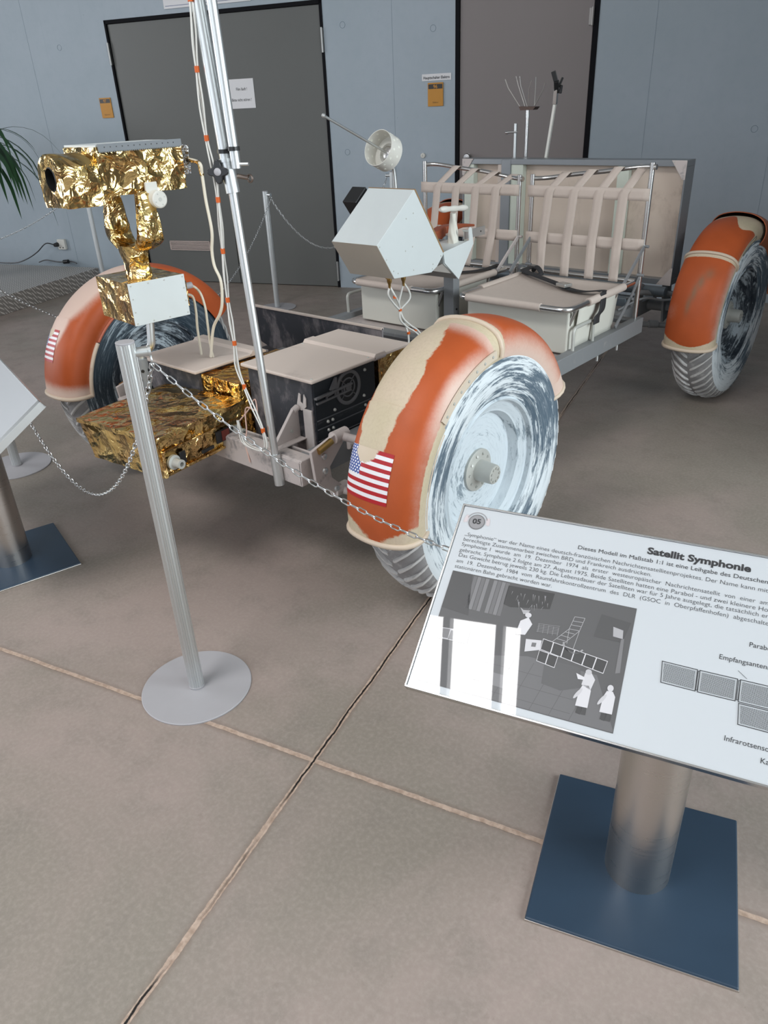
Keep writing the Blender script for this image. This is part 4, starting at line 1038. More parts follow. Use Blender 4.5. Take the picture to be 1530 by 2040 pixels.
# ---- instrument boxes on the front section
def instrument_box(name, x0, x1, y0, y1, z0, z1, side_mat, lidmat, lid_over=.012):
    mb = MB(); mb.box2((x0, y0, z0), (x1, y1, z1), mat=0); b = mb.build(name, side_mat, rover, bevel=.002, origin=((x0+x1)/2, (y0+y1)/2, z0)); return b
bx = instrument_box('battery_box', .125, .430, -.255, .045, .452, .700, M_slate, M_cream)
mb = MB(); mb.box2((.430, -.250, .462), (.4345, .042, .698)); mb.build('side_plate', M_dark, bx, bevel=.001, origin=(.43, -.1, .58))
# lid: main sheet, raised strap, rear sheet
mb = MB(); mb.box2((.108, -.272, .700), (.452, .030, .712)); mb.build('lid', M_cream, bx, bevel=.004, origin=(.28, -.12, .706))
mb = MB(); mb.prism([(.020, .708), (.032, .722), (.075, .722), (.098, .708)], .345, Matrix.Translation((.108, 0, 0)) @ XM); mb.build('lid_strap', M_cream, bx, bevel=.002, origin=(.28, .06, .71))
mb = MB(); mb.cyl((.441, .032, .708), (.441, .085, .708), .013, n=12); mb.build('strap_buckle', M_greyframe, bx, smooth=40, origin=(.44, .06, .71))
for (x, y) in ((.437, -.258), (.437, .010), (.122, .010)):
    mb = MB(); mb.lathe([(0, .004), (.0015, .0035), (.002, .0005)], (x, y, .712), (0, 0, 1), 10); mb.build('lid_screw', M_hub, bx, smooth=50, origin=(x, y, .712))
gb = MB(); gb.box2((.125, .085, .452), (.415, .235, .695)); gbx = gb.build('signal_box', M_gold2, rover, bevel=.003, origin=(.27, .16, .57))
mb = MB(); mb.box2((.075, .082, .695), (.432, .245, .706)); mb.build('lid', M_cream, gbx, bevel=.003, origin=(.27, .16, .70))
gb = MB(); gb.box2((.20, .236, .45), (.46, .36, .625)); gb.build('small_foil_box', M_gold2, rover, bevel=.003, origin=(.33, .3, .55))
# fan ring and side plate hardware
XF = .4365
mb = MB(); c = Vector((XF, -.096, .640))
mb.lathe([(-.002, .059), (.004, .059), (.005, .057), (.005, .049), (.004, .047), (-.002, .047)], c, (1, 0, 0), 48)
mb.lathe([(-.002, .033), (.002, .033), (.002, .028), (-.002, .028)], c, (1, 0, 0), 36); mb.lathe([(-.002, .014), (.004, .014), (.006, .010), (.006, .0005)], c, (1, 0, 0), 20)
for k in range(4): an = PI/4+k*PI/2; d = Vector((0, math.cos(an), math.sin(an))); mb.bar(c+d*.012, c+d*.050, .004, .003)
mb.bar(c+Vector((.003, .015, .010)), c+Vector((.003, -.155, .004)), .006, .012, up=(1, 0, 0)); mb.bar(c+Vector((.003, .010, -.010)), c+Vector((.003, -.150, -.014)), .006, .008, up=(1, 0, 0))
mb.prism([(-.170, .655), (-.205, .635), (-.165, .640)], .006, Matrix.Translation((XF, 0, 0)) @ XM); mb.prism([(-.152, .652), (-.150, .690), (-.158, .690), (-.185, .655)], .006, Matrix.Translation((XF, 0, 0)) @ XM)
for yy in (-.118, -.16, -.20): mb.bar(c+Vector((.003, yy+.096, .010)), c+Vector((.003, yy+.096, -.014)), .006, .005)
fan = mb.build('fan_guard', M_fanring, bx, smooth=35, origin=c)
mb = MB(); mb.lathe([(-.003, .047), (0, .047), (0, .0005)], c, (1, 0, 0), 40); mb.build('fan_opening', M_black, bx, origin=c)
mb = MB()
for z in (.495, .536, .566): mb.bar((XF-.001, -.247, z), (XF-.001, .040, z), .004, .003)
mb.build('plate_seam', plain('seam_grey', s2l(96, 98, 102), .5), bx, origin=(XF, -.1, .53))
for (y, z) in ((-.20, .552), (-.178, .552), (-.20, .523), (-.178, .523), (-.015, .552), (.008, .552), (-.015, .523), (.008, .523), (-.165, .582), (-.02, .588), (-.01, .676), (.030, .552)):
    mb = MB(); mb.lathe([(0, .0058), (.003, .0055), (.006, .0035), (.006, .0005)], (XF-.001, y, z), (1, 0, 0), 12); mb.build('bolt_head', M_hub, bx, smooth=40, origin=(XF, y, z))
# gusset bracket and flaking strip at the front corner of the box
mb = MB(); Mg = Matrix.Translation((.36, 0, 0)) @ XM
mb.prism([(-.375, .503), (-.262, .503), (-.262, .600), (-.285, .605)], .006, Mg); mb.bar((.363, -.378, .506), (.363, -.283, .604), .012, .006); mb.box2((.335, -.39, .502), (.395, -.262, .506)); mb.cyl((.364, -.283, .598), (.364, -.262, .606), .011, n=12)
g_ = mb.build('gusset_bracket', M_greyframe, rover, bevel=.001, origin=(.36, -.33, .52))
mb = MB(); mb.cyl((.366, -.30, .535), (.371, -.30, .535), .006, n=10); mb.build('bolt_head', M_hub, g_, origin=(.37, -.30, .535))
mb = MB(); mb.box2((.388, -.262, .462), (.428, -.2555, .605)); mb.prism([(.355, .600), (.372, .655), (.380, .650), (.378, .625), (.388, .620), (.395, .655), (.404, .640), (.402, .612), (.380, .596)], .004, Matrix.Translation((0, -.2555, 0)) @ Matrix.Rotation(R(90), 4, 'X')); mb.build('corner_strip', plain('flaking_white', s2l(196, 188, 184), .7, 0, .15, 40), bx, bevel=.001, origin=(.4, -.26, .55))
# left instrument box and the gold box between
lb = instrument_box('instrument_box', -.405, -.085, -.315, .02, .452, .655, M_slate, M_cream)
mb = MB(); mb.box2((-.418, -.335, .655), (-.068, -.075, .667)); mb.build('lid', M_cream, lb, bevel=.004, origin=(-.24, -.2, .66))
mb = MB(); mb.prism([(-.085, .664), (-.070, .676), (-.030, .676), (-.005, .662), (-.005, .655), (-.085, .655)], .35, Matrix.Translation((-.418, 0, 0)) @ XM); mb.build('lid_strap', M_cream, lb, bevel=.002, origin=(-.24, -.05, .67))
mb = MB(); mb.box2((-.085, -.302, .452), (.118, .06, .648)); mb.build('foil_box', mat_foil('amber_foil', (.95, .58, .16), (.66, .30, .06), 12, .6, .18), rover, bevel=.003, origin=(.01, -.1, .5))
# tilted hinge plate and odd fittings behind the boxes
mb = MB(); mb.prism([(-.68, .665), (.12, .665), (.12, .46), (-.52, .46), (-.64, .50), (-.685, .62)], .008, Matrix.Translation((0, .455, 0)) @ Matrix.Rotation(R(90), 4, 'X')); hp = mb.build('dash_plate', M_slate, rover, origin=(-.3, .45, .5))
mb = MB(); mb.box2((-.68, .443, .660), (.12, .459, .668)); mb.build('dash_plate_edge', M_cream, hp, bevel=.001, origin=(-.3, .45, .66))
mb = MB(); mb.box2((-.62, .10, .47), (-.30, .30, .50)); mb.cyl((-.28, .10, .50), (-.28, .10, .56), .03, n=16); mb.box2((-.20, .12, .48), (-.05, .24, .53)); mb.cyl((-.10, .28, .50), (-.10, .28, .58), .022, n=14); mb.cyl((-.45, .2, .5), (-.2, .2, .52), .018, n=12)
mb.build('steering_gear', M_greyframe, rover, bevel=.003, origin=(-.3, .2, .5))
# ---- gold communications box cantilevered in front
def crumple(x, amp, fr):
    return Vector((noise.noise(x*fr), noise.noise(x*fr+Vector((7, 3, 1))), noise.noise(x*fr+Vector((1, 9, 4)))))*amp
def foilbox(mb, dims, Mx, amp=.004, fr=16, res=.010, taper=1.0, mat=0):
    """box with crumpled faces: local x,y centred, z from 0; taper = bottom scale"""
    L, W, H = dims
    def P(x, y, z):
        k = taper+(1-taper)*(z/H); v = Vector((x*k, y*k, z)); n1 = crumple(v+Vector((L*7, W*3, 0)), amp, fr); return v+n1+crumple(v, amp*.45, fr*2.7)
    nx, ny, nz = max(2, int(L/res)), max(2, int(W/res)), max(2, int(H/res))
    mb.grid(lambda u, v: P((u-.5)*L, (v-.5)*W, H), nx, ny, mat, Mx); mb.grid(lambda u, v: P((u-.5)*L, (v-.5)*W, 0), nx, ny, mat, Mx)
    for s_ in (-.5, .5):
        mb.grid(lambda u, v: P((u-.5)*L, s_*W, v*H), nx, nz, mat, Mx); mb.grid(lambda u, v: P(s_*L, (u-.5)*W, v*H), ny, nz, mat, Mx)
Ml = Matrix.Translation((-.030, -.516, .450)) @ Matrix.Rotation(R(7), 4, 'Z')
mb = MB(); foilbox(mb, (.372, .372, .140), Ml, .0045, 14, .009, .93); lc = mb.build('communications_box', M_gold, rover, smooth=22, origin=(-.03, -.516, .45))
def lM(p): return Ml @ Vector(p)
mb = MB(); foilbox(mb, (.388, .388, .014), Ml @ Matrix.Translation((0, 0, .132)), .003, 12, .009); mb.build('foil_lid', M_gold, lc, smooth=25, origin=lM((0, 0, .14)))
mb = MB(); mb.box2((.176, -.172, .006), (.184, .176, .014), Ml); mb.box2((.181, -.172, .088), (.189, .176, .094), Ml); mb.box2((.176, -.176, .004), (.186, -.166, .094), Ml); mb.build('front_rim', M_gold2, lc, bevel=.001, origin=lM((.18, 0, .05)))
for yy in (-.135, .150):
    mb = MB(); c0 = lM((.178, yy, .045)); d = (lM((1, 0, 0))-lM((0, 0, 0))).normalized(); mb.lathe([(0, .024), (.010, .024), (.012, .016), (.030, .0145), (.036, .0150), (.042, .0150), (.042, .0075), (.020, .0070), (.020, .0005)], c0, d, 24); mb.build('connector', M_hub, lc, smooth=35, origin=c0)
for (ya, yb, za, zb) in ((.050, .130, .036, .078), (-.112, -.088, .028, .070), (-.02, .035, .028, .040)):
    mb = MB(); mb.box2((.1835, ya, za), (.1905, yb, zb), Ml); mb.build('recess', M_black, lc, bevel=.002, origin=lM((.18, (ya+yb)/2, .05)))
mb = MB()
mb.box2((.1885, .074, .040), (.1925, .108, .074), Ml); mb.build('label_strip', plain('maroon_strip', s2l(110, 44, 36), .5), lc, origin=lM((.18, .09, .06)))

# ---- television camera assembly
sock = Vector((-.27, -.41, .50))
mb = MB(); mb.cyl(sock+Vector((0, 0, -.04)), sock+Vector((0, 0, .03)), .026, n=20); mb.cyl(sock+Vector((0, 0, .03)), sock+Vector((0, 0, .20)), .0195, n=20)
pm_ = mb.build('camera_post', M_frame, rover, smooth=40, origin=sock)
for k in range(4):
    for q in range(5):
        an = 2*PI*q/5+k*.6; cc = sock+Vector((math.cos(an)*.0192, math.sin(an)*.0192, .06+k*.033)); mb = MB(); mb.cyl(cc, cc+Vector((math.cos(an), math.sin(an), 0))*.0015, .006, n=10)
        mb.build('post_hole', M_black, pm_, origin=cc)
mb = MB(); mb.tube(roundpath([(-.27, -.41, .690), (-.27, -.41, .728), (-.205, -.40, .745), (-.205, -.385, .855)], .028, 6), .0135, 16); mb.build('elbow_tube', M_alu, pm_, smooth=60, origin=(-.22, -.4, .75))
Mt = Matrix.Translation((-.252, -.368, 0)) @ Matrix.Rotation(R(84), 4, 'Z')
def tP(p): return Mt @ Vector(p)
mb = MB(); foilbox(mb, (.200, .236, .134), Mt @ Matrix.Translation((0, 0, .849)), .0012, 20, .010); cb = mb.build('camera_control_box', M_gold2, rover, smooth=25, origin=tP((0, 0, .85)))
mb = MB(); mb.box2((-.102, -.1235, .848), (.102, -.1185, .984), Mt); wp = mb.build('white_face', M_white, cb, bevel=.001, origin=tP((0, -.12, .91)))
for (x, z) in ((-.094, .977), (-.032, .977), (.026, .977), (.094, .977), (-.094, .935), (-.094, .893), (-.094, .856), (.094, .940), (.094, .898), (.094, .858), (-.035, .856), (.025, .856)):
    mb = MB(); c0 = tP((x, -.1235, z)); d = (tP((0, -1, 0))-tP((0, 0, 0))).normalized(); mb.lathe([(0, .0030), (.0012, .0026), (.0016, .0005)], c0, d, 10); mb.build('screw', M_hub, wp, smooth=50, origin=c0)
mb = MB(); mb.box2((.102, -.09, .868), (.125, .0, .955), Mt); sb = mb.build('foil_side_box', M_gold2, cb, bevel=.002, origin=tP((.11, 0, .9)))
mb = MB(); c0 = tP((.125, -.070, .932)); mb.cyl(c0, c0+(tP((1, 0, 0))-tP((0, 0, 0)))*.028, .011, n=14); mb.build('connector', M_disc, cb, smooth=40, origin=c0)
# foil wrapped column and fork
def foiltube(mb, pts, radii, flat=(1, 1), n=22, amp=.004, fr=22):
    pts = [Vector(p) for p in pts]; rings = []
    ax = Mt.to_3x3() @ Vector((1, 0, 0)); ay = Mt.to_3x3() @ Vector((0, 1, 0)); K = len(pts)
    for i in range(K):
        rg = []
        for k in range(n):
            an = 2*PI*k/n; ca, sa = math.cos(an), math.sin(an)
            sq = 1/max(abs(ca), abs(sa))**.55
            v = pts[i]+(ax*ca*flat[0]+ay*sa*flat[1])*radii[i]*sq; rg.append(v+crumple(v, amp, fr)+crumple(v, amp*.4, fr*2.5))
        rings.append(rg)
    vs = [v for r_ in rings for v in r_]; fs = [(i*n+k, i*n+(k+1) % n, (i+1)*n+(k+1) % n, (i+1)*n+k) for i in range(K-1) for k in range(n)]
    fs += [tuple(range(n)), tuple((K-1)*n+k for k in range(n))]; mb.add(vs, fs)
def lerp_path(keys, m_):
    P = smoothpath([k[0] for k in keys], m_); Rr_ = []
    for i in range(len(keys)-1):
        for k in range(m_): Rr_.append(keys[i][1]+(keys[i+1][1]-keys[i][1])*k/m_)
    return P, Rr_+[keys[-1][1]]
mb = MB()
P, Q = lerp_path([(tP((.0, -.005, .980)), .036), (tP((0, -.003, 1.03)), .036), (tP((0, 0, 1.082)), .046)], 7); foiltube(mb, P, Q, (1.0, 1.15))
for xo, yo in ((.018, -.104), (0, .088)):
    P, Q = lerp_path([(tP((xo, yo*.4, 1.070)), .038), (tP((xo, yo*.85, 1.095)), .043), (tP((xo, yo, 1.135)), .041), (tP((xo, yo*.98, 1.250)), .023)], 7); foiltube(mb, P, Q, (1.0, .74))
mb.build('foil_fork', M_gold, rover, smooth=24, origin=tP((0, 0, 1.0)))
# camera body
Mc = Matrix.Translation((-.253, -.338, 1.243)) @ Matrix.Rotation(R(86), 4, 'Z')
def cP(p): return Mc @ Vector(p)
mb = MB(); foilbox(mb, (.292, .212, .136), Mc, .0042, 17, .008); tv = mb.build('television_camera', M_gold, rover, smooth=22, origin=cP((0, 0, 0)))
mb = MB(); mb.box2((-.142, -.104, .136), (.148, .104, .1425), Mc); mb.build('white_top', M_white, tv, bevel=.001, origin=cP((0, 0, .14)))
mb = MB(); mb.box2((-.138, -.1135, .124), (.146, -.1085, .145), Mc)
for k in range(42): mb.prism([(-.1375+k*.0067, .1245), (-.1345+k*.0067, .1205), (-.1315+k*.0067, .1245)], .004, Mc @ Matrix.Translation((0, -.1095, 0)) @ Matrix.Rotation(R(90), 4, 'X'))
rk = mb.build('toothed_strip', plain('grey_strip', s2l(116, 120, 124), .5, .3), tv, origin=cP((0, -.11, .13)))
for k in range(13):
    mb = MB(); c0 = cP((-.118+k*.0196, -.1135, .136)); mb.cyl(c0, c0+(cP((0, -1, 0))-cP((0, 0, 0)))*.0006, .0020, n=8); mb.build('strip_hole', M_black, rk, origin=c0)
# lens housing: arch section along -x
mb = MB(); hw = .078; secs = []; nS = 16
def arch(t):      # t 0..1 around section, local (y,z)
    per = [(-hw, .0), (-hw, .085)]+[(-hw*math.cos(PI*i/12), .085+.062*math.sin(PI*i/12)) for i in range(1, 12)]+[(hw, .085), (hw, .0)]
    L = [0]; P = per+[per[0]]
    for i in range(1, len(P)): L.append(L[-1]+math.dist(P[i], P[i-1]))
    q = t*L[-1]
    for i in range(len(P)-1):
        if q <= L[i+1]+1e-9: u = (q-L[i])/(L[i+1]-L[i]); return (P[i][0]+(P[i+1][0]-P[i][0])*u, P[i][1]+(P[i+1][1]-P[i][1])*u)
yo = -.030
def hs(u, v):
    y_, z_ = arch(v); x_ = -.146-u*.120; p = Vector((x_, y_+yo, z_-.022)); return p+crumple(p, .004, 18)+crumple(p, .0018, 50)
mb.grid(hs, 14, 64, 0, Mc)
# end face with round opening
lensc = Vector((-.266, yo-.004, .058)); lr = .034
ring1 = [hs(1, i/64) for i in range(64)]; ring2 = []
for p in ring1:
    d = Vector((0, p.y-lensc.y, p.z-lensc.z)).normalized(); ring2.append(lensc+d*lr)
ringm = [ring1[i].lerp(ring2[i], .5)+Vector((-.002, 0, 0))+crumple(ring1[i], .004, 30) for i in range(64)]
o_ = mb.add(ring1+ringm+ring2, [(a*64+i, a*64+(i+1) % 64, (a+1)*64+(i+1) % 64, (a+1)*64+i) for a in (0, 1) for i in range(64)], 0, Mc)
lh = mb.build('lens_housing', M_gold, tv, smooth=24, origin=cP((-.2, 0, 0)))
mb = MB(); mb.lathe([(0, .0345), (.002, .031), (-.045, .030), (-.045, .018), (-.03, .016), (-.03, .0005)], cP(lensc), (cP((-1, 0, 0))-cP((0, 0, 0))), 32); mb.build('lens_barrel', M_black, tv, smooth=35, origin=cP(lensc))
mb = MB(); mb.lathe([(-.028, .0155), (-.024, .010), (-.022, .0005)], cP(lensc), (cP((-1, 0, 0))-cP((0, 0, 0))), 24); mb.build('lens_glass', gloss('dark_glass', (.01, .01, .015), .1), tv, smooth=60, origin=cP(lensc))
# silver foil connector at the rear end
mb = MB(); foilbox(mb, (.030, .07, .085), Mc @ Matrix.Translation((.162, -.062, .040)), .004, 34, .006); mb.build('silver_wrap', M_silver, tv, smooth=20, origin=cP((.16, -.06, .08)))
# pivot motor
mb = MB(); d = (cP((0, -1, 0))-cP((0, 0, 0))).normalized(); c0 = cP((.016, -.112, -.020)); mb.lathe([(-.03, .024), (.0, .024), (.002, .027), (.036, .026), (.039, .022), (.039, .0005)], c0, d, 36)
pv = mb.build('pivot_motor', M_plastic, tv, smooth=35, origin=c0)
mb = MB(); mb.prism([(-.018, .030), (.022, .030), (.024, -.020), (.010, -.036), (-.046, -.040), (-.052, -.034), (-.048, -.022), (-.026, -.014), (-.020, .0)], .010, Mc @ Matrix.Translation((.008, -.1125, 0)) @ Matrix.Rotation(R(90), 4, 'X')); mb.build('pivot_plate', M_plastic, pv, bevel=.002, origin=c0)
for k in range(5):
    an = k*PI/2+.4; rr = .017 if k < 4 else 0; cc = c0+d*.039+(cP((math.cos(an)*rr, 0, math.sin(an)*rr))-cP((0, 0, 0))); mb = MB(); mb.cyl(cc, cc+d*.001, .0022 if k < 4 else .006, n=10); mb.build('screw', M_hub, pv, origin=cc)

# ---- mast tubes at the front
mb = MB(); mb.tube([(.418, -.418, .415), (.372, -.42, 1.262), (.362, -.42, 1.36)], .0118, 16); mb.cyl((.4185, -.418, .405), (.412, -.418, .51), .0165, n=18); mt = mb.build('mast_tube', M_alu, rover, smooth=40, origin=(.418, -.42, .42))
mb = MB(); mb.cyl((.373, -.42, 1.265), (.3625, -.42, 1.345), .0185, n=20); mb.cyl((.3628, -.42, 1.340), (.362, -.42, 1.348), .0215, n=20); mb.build('clamp_sleeve', M_alu, mt, smooth=40, origin=(.36, -.42, 1.3))
mb = MB(); mb.tube([(.362, -.42, 1.345), (.290, -.42, 2.25)], .0165, 18); mb.build('upper_tube', M_alu, mt, smooth=40, origin=(.35, -.42, 1.5))
mb = MB(); mb.tube([(.400, -.42, 1.325), (.362, -.42, 2.25)], .0125, 18); mb.cyl((.400, -.42, 1.335), (.432, -.405, 1.335), .0045, n=10); mb.build('second_tube', M_alu, rover, smooth=40, origin=(.4, -.42, 1.35))
mb = MB(); mb.lathe([(-.004, .0185), (.006, .0185)], (.3605, -.42, 1.365), (0, 0, 1), 18); mb.lathe([(-.004, .0145), (.006, .0145)], (.3985, -.42, 1.371), (0, 0, 1), 18); mb.build('tape_band', M_black, mt, origin=(.38, -.42, 1.37), solid=.002)
mb = MB(); d = Vector((.55, -.80, .05)).normalized(); c0 = Vector((.352, -.440, 1.318)); 
a_ = d.cross(Vector((0, 0, 1))).normalized(); b_ = d.cross(a_)
starp = []
for k in range(40): an = 2*PI*k/40; rr = .023+.0065*math.cos(4*an); starp.append((rr*math.cos(an), rr*math.sin(an)))
Mk = Matrix((a_, b_, d)).transposed().to_4x4(); Mk.translation = c0
mb.prism(starp, .016, Mk); mb.cyl(c0-d*.015, c0+d*.002, .010, n=14); kn = mb.build('star_knob', M_black, mt, smooth=40, bevel=.002, origin=c0)
mb = MB(); mb.lathe([(0, .0095), (.018, .0095), (.020, .007), (.020, .0005)], c0, d, 16); mb.build('knob_insert', M_disc, kn, smooth=40, origin=c0)
mb = MB(); mb.cyl((.375, -.40, 1.305), (.40, -.385, 1.300), .006, n=10); mb.torus((.405, -.383, 1.298), .009, .003, (0, 1, 0), 14, 6); mb.build('wing_nut', plain('dull_brown_metal', (.25, .2, .17), .4, .9), mt, smooth=40, origin=(.4, -.39, 1.3))

# ---- cable bundle along the mast
kp = [(.31, 2.0), (.318, 1.85), (.336, 1.700), (.327, 1.594), (.325, 1.553), (.324, 1.496), (.325, 1.398), (.340, 1.314), (.338, 1.249), (.332, 1.156), (.324, 1.075), (.319, .980), (.319, .918), (.322, .854), (.320, .782), (.341, .723), (.378, .650), (.403, .594), (.409, .540), (.372, .520), (.30, .530), (.285, .60)]
ties = [1.700, 1.553, 1.398, 1.249, 1.112, .980, .854, .723, .594]
base_ = smoothpath([(x-.004, -.443, z) for x, z in kp], 6)
mb = MB()
for k in range(3):
    an0 = 2*PI*k/3; pts = []
    for p in base_:
        dz = min(abs(p.z-t_) for t_ in ties); sp_ = .0026+min(.0035, dz*.055)
        pts.append(p+Vector((math.cos(an0+p.z*3)*sp_, math.sin(an0+p.z*3)*sp_, 0)))
    mb.tube(pts, .0024, 7)
cbm = mb.build('cable_bundle', M_whitecable, rover, smooth=60, origin=(.33, -.443, 1.2))
for t_ in ties:
    p = min(base_[:-14], key=lambda q: abs(q.z-t_)); mb = MB(); mb.cyl(p+Vector((0, 0, -.007)), p+Vector((0, 0, .007)), .0062, n=10); mb.build('orange_tie', M_orange, cbm, smooth=40, origin=p)
mb = MB(); mb.tube(smoothpath([(.30, -.385, .62), (.22, -.36, .60), (.235, -.38, .53), (.245, -.40, .50), (.27, -.41, .44)], 6), .0024, 7); mb.tube(smoothpath([(.24, -.33, .56), (.20, -.30, .61), (.17, -.31, .57), (.18, -.36, .55)], 6), .0024, 7); mb.build('loose_wires', plain('pink_wire', s2l(206, 170, 156), .5), rover, smooth=60, origin=(.22, -.35, .55))
# thick cable from the television camera down to the left lid
c0 = cP((.178, -.062, .085))
cam_path = [c0, Vector((-.052, -.20, 1.318)), Vector((-.046, -.20, 1.281)), Vector((-.045, -.20, 1.207)), (-.037, -.2, 1.115), (-.052, -.2, 1.051), (-.050, -.2, 1.002), (-.027, -.2, .955), (-.036, -.2, .886), (-.058, -.2, .841), (-.11, -.2, .781), (-.15, -.2, .672)]
mb = MB(); mb.tube(smoothpath(cam_path, 7), .0052, 10); mb.build('camera_cable', M_cable, rover, smooth=60, origin=c0)
mb = MB(); mb.tube([c0, c0.lerp(Vector(cam_path[1]), 1), Vector(cam_path[2])], .0068, 10); mb.build('gold_sleeve', M_gold2, rover, smooth=60, origin=c0)
mb = MB(); q0 = tP((.15, -.070, .932)); mb.tube(smoothpath([q0, (-.175, -.2, .916), (-.150, -.2, .895), (-.138, -.2, .85), (-.139, -.2, .80), (-.142, -.2, .71), (-.150, -.19, .670)], 6), .0045, 8); mb.build('control_cable', M_cable, rover, smooth=60, origin=q0)
mb = MB(); q0 = tP((.12, -.05, .90)); mb.tube(smoothpath([q0, (-.205, -.2, .885), (-.197, -.2, .832), (-.205, -.2, .767), (-.22, -.19, .667)], 6), .0045, 8); mb.build('control_cable', M_cable, rover, smooth=60, origin=q0)

# ---- control console
mb = MB(); poly = [(.440, .985), (.675, 1.160), (.866, .890), (.820, .846), (.780, .828), (.537, .845)]
mb.prism(poly, .24, Matrix.Translation((-.12, 0, 0)) @ XM); con = mb.build('control_console', M_white, rover, bevel=.0015, origin=(0, .65, .9))
mb = MB(); mb.prism([(.675, 1.160), (.681, 1.162), (.872, .892), (.866, .888)], .242, Matrix.Translation((-.121, 0, 0)) @ XM); mb.build('instrument_face', plain('tan_edge', s2l(150, 120, 84), .6), con, origin=(0, .77, 1.03))
mb = MB(); mb.prism([(.440, .985), (.537, .845), (.5365, .8435), (.438, .985)], .2402, Matrix.Translation((-.1201, 0, 0)) @ XM); 
mb.build('lower_face', plain('grey_beige_panel', s2l(178, 170, 158), .6, 0, .08, 9), con, origin=(0, .5, .9))
scr = [(.455, .978), (.492, .925), (.533, .875), (.56, .862), (.66, .858), (.785, .842), (.79, .86), (.845, .885), (.62, 1.06), (.665, 1.075), (.61, .94), (.655, .95)]
for (y, z) in scr:
    mb = MB(); mb.lathe([(0, .0030), (.0012, .0026), (.0016, .0005)], (.12, y, z), (1, 0, 0), 10); mb.build('screw', M_hub, con, smooth=50, origin=(.12, y, z))
mb = MB(); mb.prism([(.862, .897), (1.055, .918), (1.050, .965), (1.062, .972), (1.072, .965), (1.085, .90), (.975, .765), (.872, .850)], .006, Matrix.Translation((.116, 0, 0)) @ XM)
mb.prism([(.862, .897), (1.055, .918), (1.050, .965), (1.062, .972), (1.072, .965), (1.085, .90), (.975, .765), (.872, .850)], .006, Matrix.Translation((-.122, 0, 0)) @ XM)
mb.prism([(.862, .892), (1.058, .912), (1.078, .90), (.975, .770), (.872, .846)], .232, Matrix.Translation((-.116, 0, 0)) @ XM, mat=0)
hc = mb.build('hand_controller_box', M_white, con, bevel=.001, origin=(0, .97, .87))
mb = MB(); mb.prism([(.80, .838), (.873, .848), (.975, .766), (.960, .790), (.80, .830)], .22, Matrix.Translation((-.11, 0, 0)) @ XM); mb.build('underside_panel', plain('grey_under', s2l(150, 144, 138), .6), con, origin=(0, .9, .8))
# T-handle in white cloth boot
mb = MB(); P = [(0, 1.098, .903), (0, 1.098, .93), (0, 1.098, .98), (0, 1.098, 1.03)]
def boot(u, v):
    r_ = .026*(1-v)+.012*v; r_ *= 1+.12*math.sin(6*PI*u*2+v*9)*(1-v); return Vector((.05+r_*math.cos(2*PI*u), 1.085+r_*math.sin(2*PI*u), .905+v*.125))+crumple(Vector((u*.3, v*.3, 2)), .003, 14)
# sits on the controller box top
mb.grid(lambda u, v: boot(u, v)+Vector((0, -.055, 0)), 28, 14); th_ = mb.build('handle_boot', plain('white_cloth', s2l(214, 212, 202), .8), con, smooth=50, origin=(0, 1.04, .91))
mb = MB(); n_ = 14; pts = [Vector((.05, .935+i*.20/n_, 1.054-.014*i/n_)) for i in range(n_+1)]; rs = [.010+.0035*abs(math.sin(i*PI*3/n_)) if 0 < i < n_ else .007 for i in range(n_+1)]
mb.tube(pts, rs, 12); mb.build('tee_handle', M_plastic, con, smooth=60, origin=(0, 1.04, 1.04))
mb = MB(); mb.box2((-.018, 1.060, .478), (.030, 1.110, .83)); mb.box2((-.022, 1.056, .478), (.034, 1.062, .80)); mb.build('console_post', M_frame, con, bevel=.002, origin=(0, 1.08, .48))
mb = MB(); mb.cyl((.031, 1.085, .60), (.034, 1.085, .60), .005, n=10); mb.build('post_hole', M_black, con, origin=(.03, 1.085, .6))
# armrest behind the handle
mb = MB(); mb.prism([(1.06, .935), (1.06, .965), (1.10, .968), (1.20, .962), (1.29, .948), (1.29, .938), (1.20, .945)], .05, Matrix.Translation((-.06, 0, 0)) @ XM); mb.prism([(.93, .915), (.93, .960), (1.0, .955), (1.06, .968), (1.06, .925)], .05, Matrix.Translation((-.06, 0, 0)) @ XM); ar = mb.build('armrest', M_brown, con, bevel=.006, origin=(0, 1.1, .95))
mb = MB(); mb.box2((.085, 1.06, .918), (.089, 1.225, .955)); mb.cyl((.116, 1.063, .955), (.08, 1.063, .955), .005, n=8)
hb_ = mb.build('hinge_plate', M_alu, con, bevel=.001, origin=(.087, 1.12, .935))
mb = MB()
for y in (1.12, 1.19): mb.cyl((.0890, y, .936), (.0896, y, .936), .004, n=10)
mb.build('plate_hole', M_black, hb_, origin=(.09, 1.15, .936))
# black camera box on the far side
mb = MB(); mb.box((0, 0, 0), (.075, .085, .085), Matrix.Translation((-.165, .66, 1.105)) @ Matrix.Rotation(R(38), 4, 'X')); mb.build('film_camera', M_black, rover, bevel=.003, origin=(-.2, .67, 1.08))
mb = MB(); mb.cyl((-.16, .68, 1.08), (-.125, .72, .93), .008, n=10); mb.build('film_camera_bracket', M_frame, rover, smooth=40, origin=(-.15, .7, 1.0))
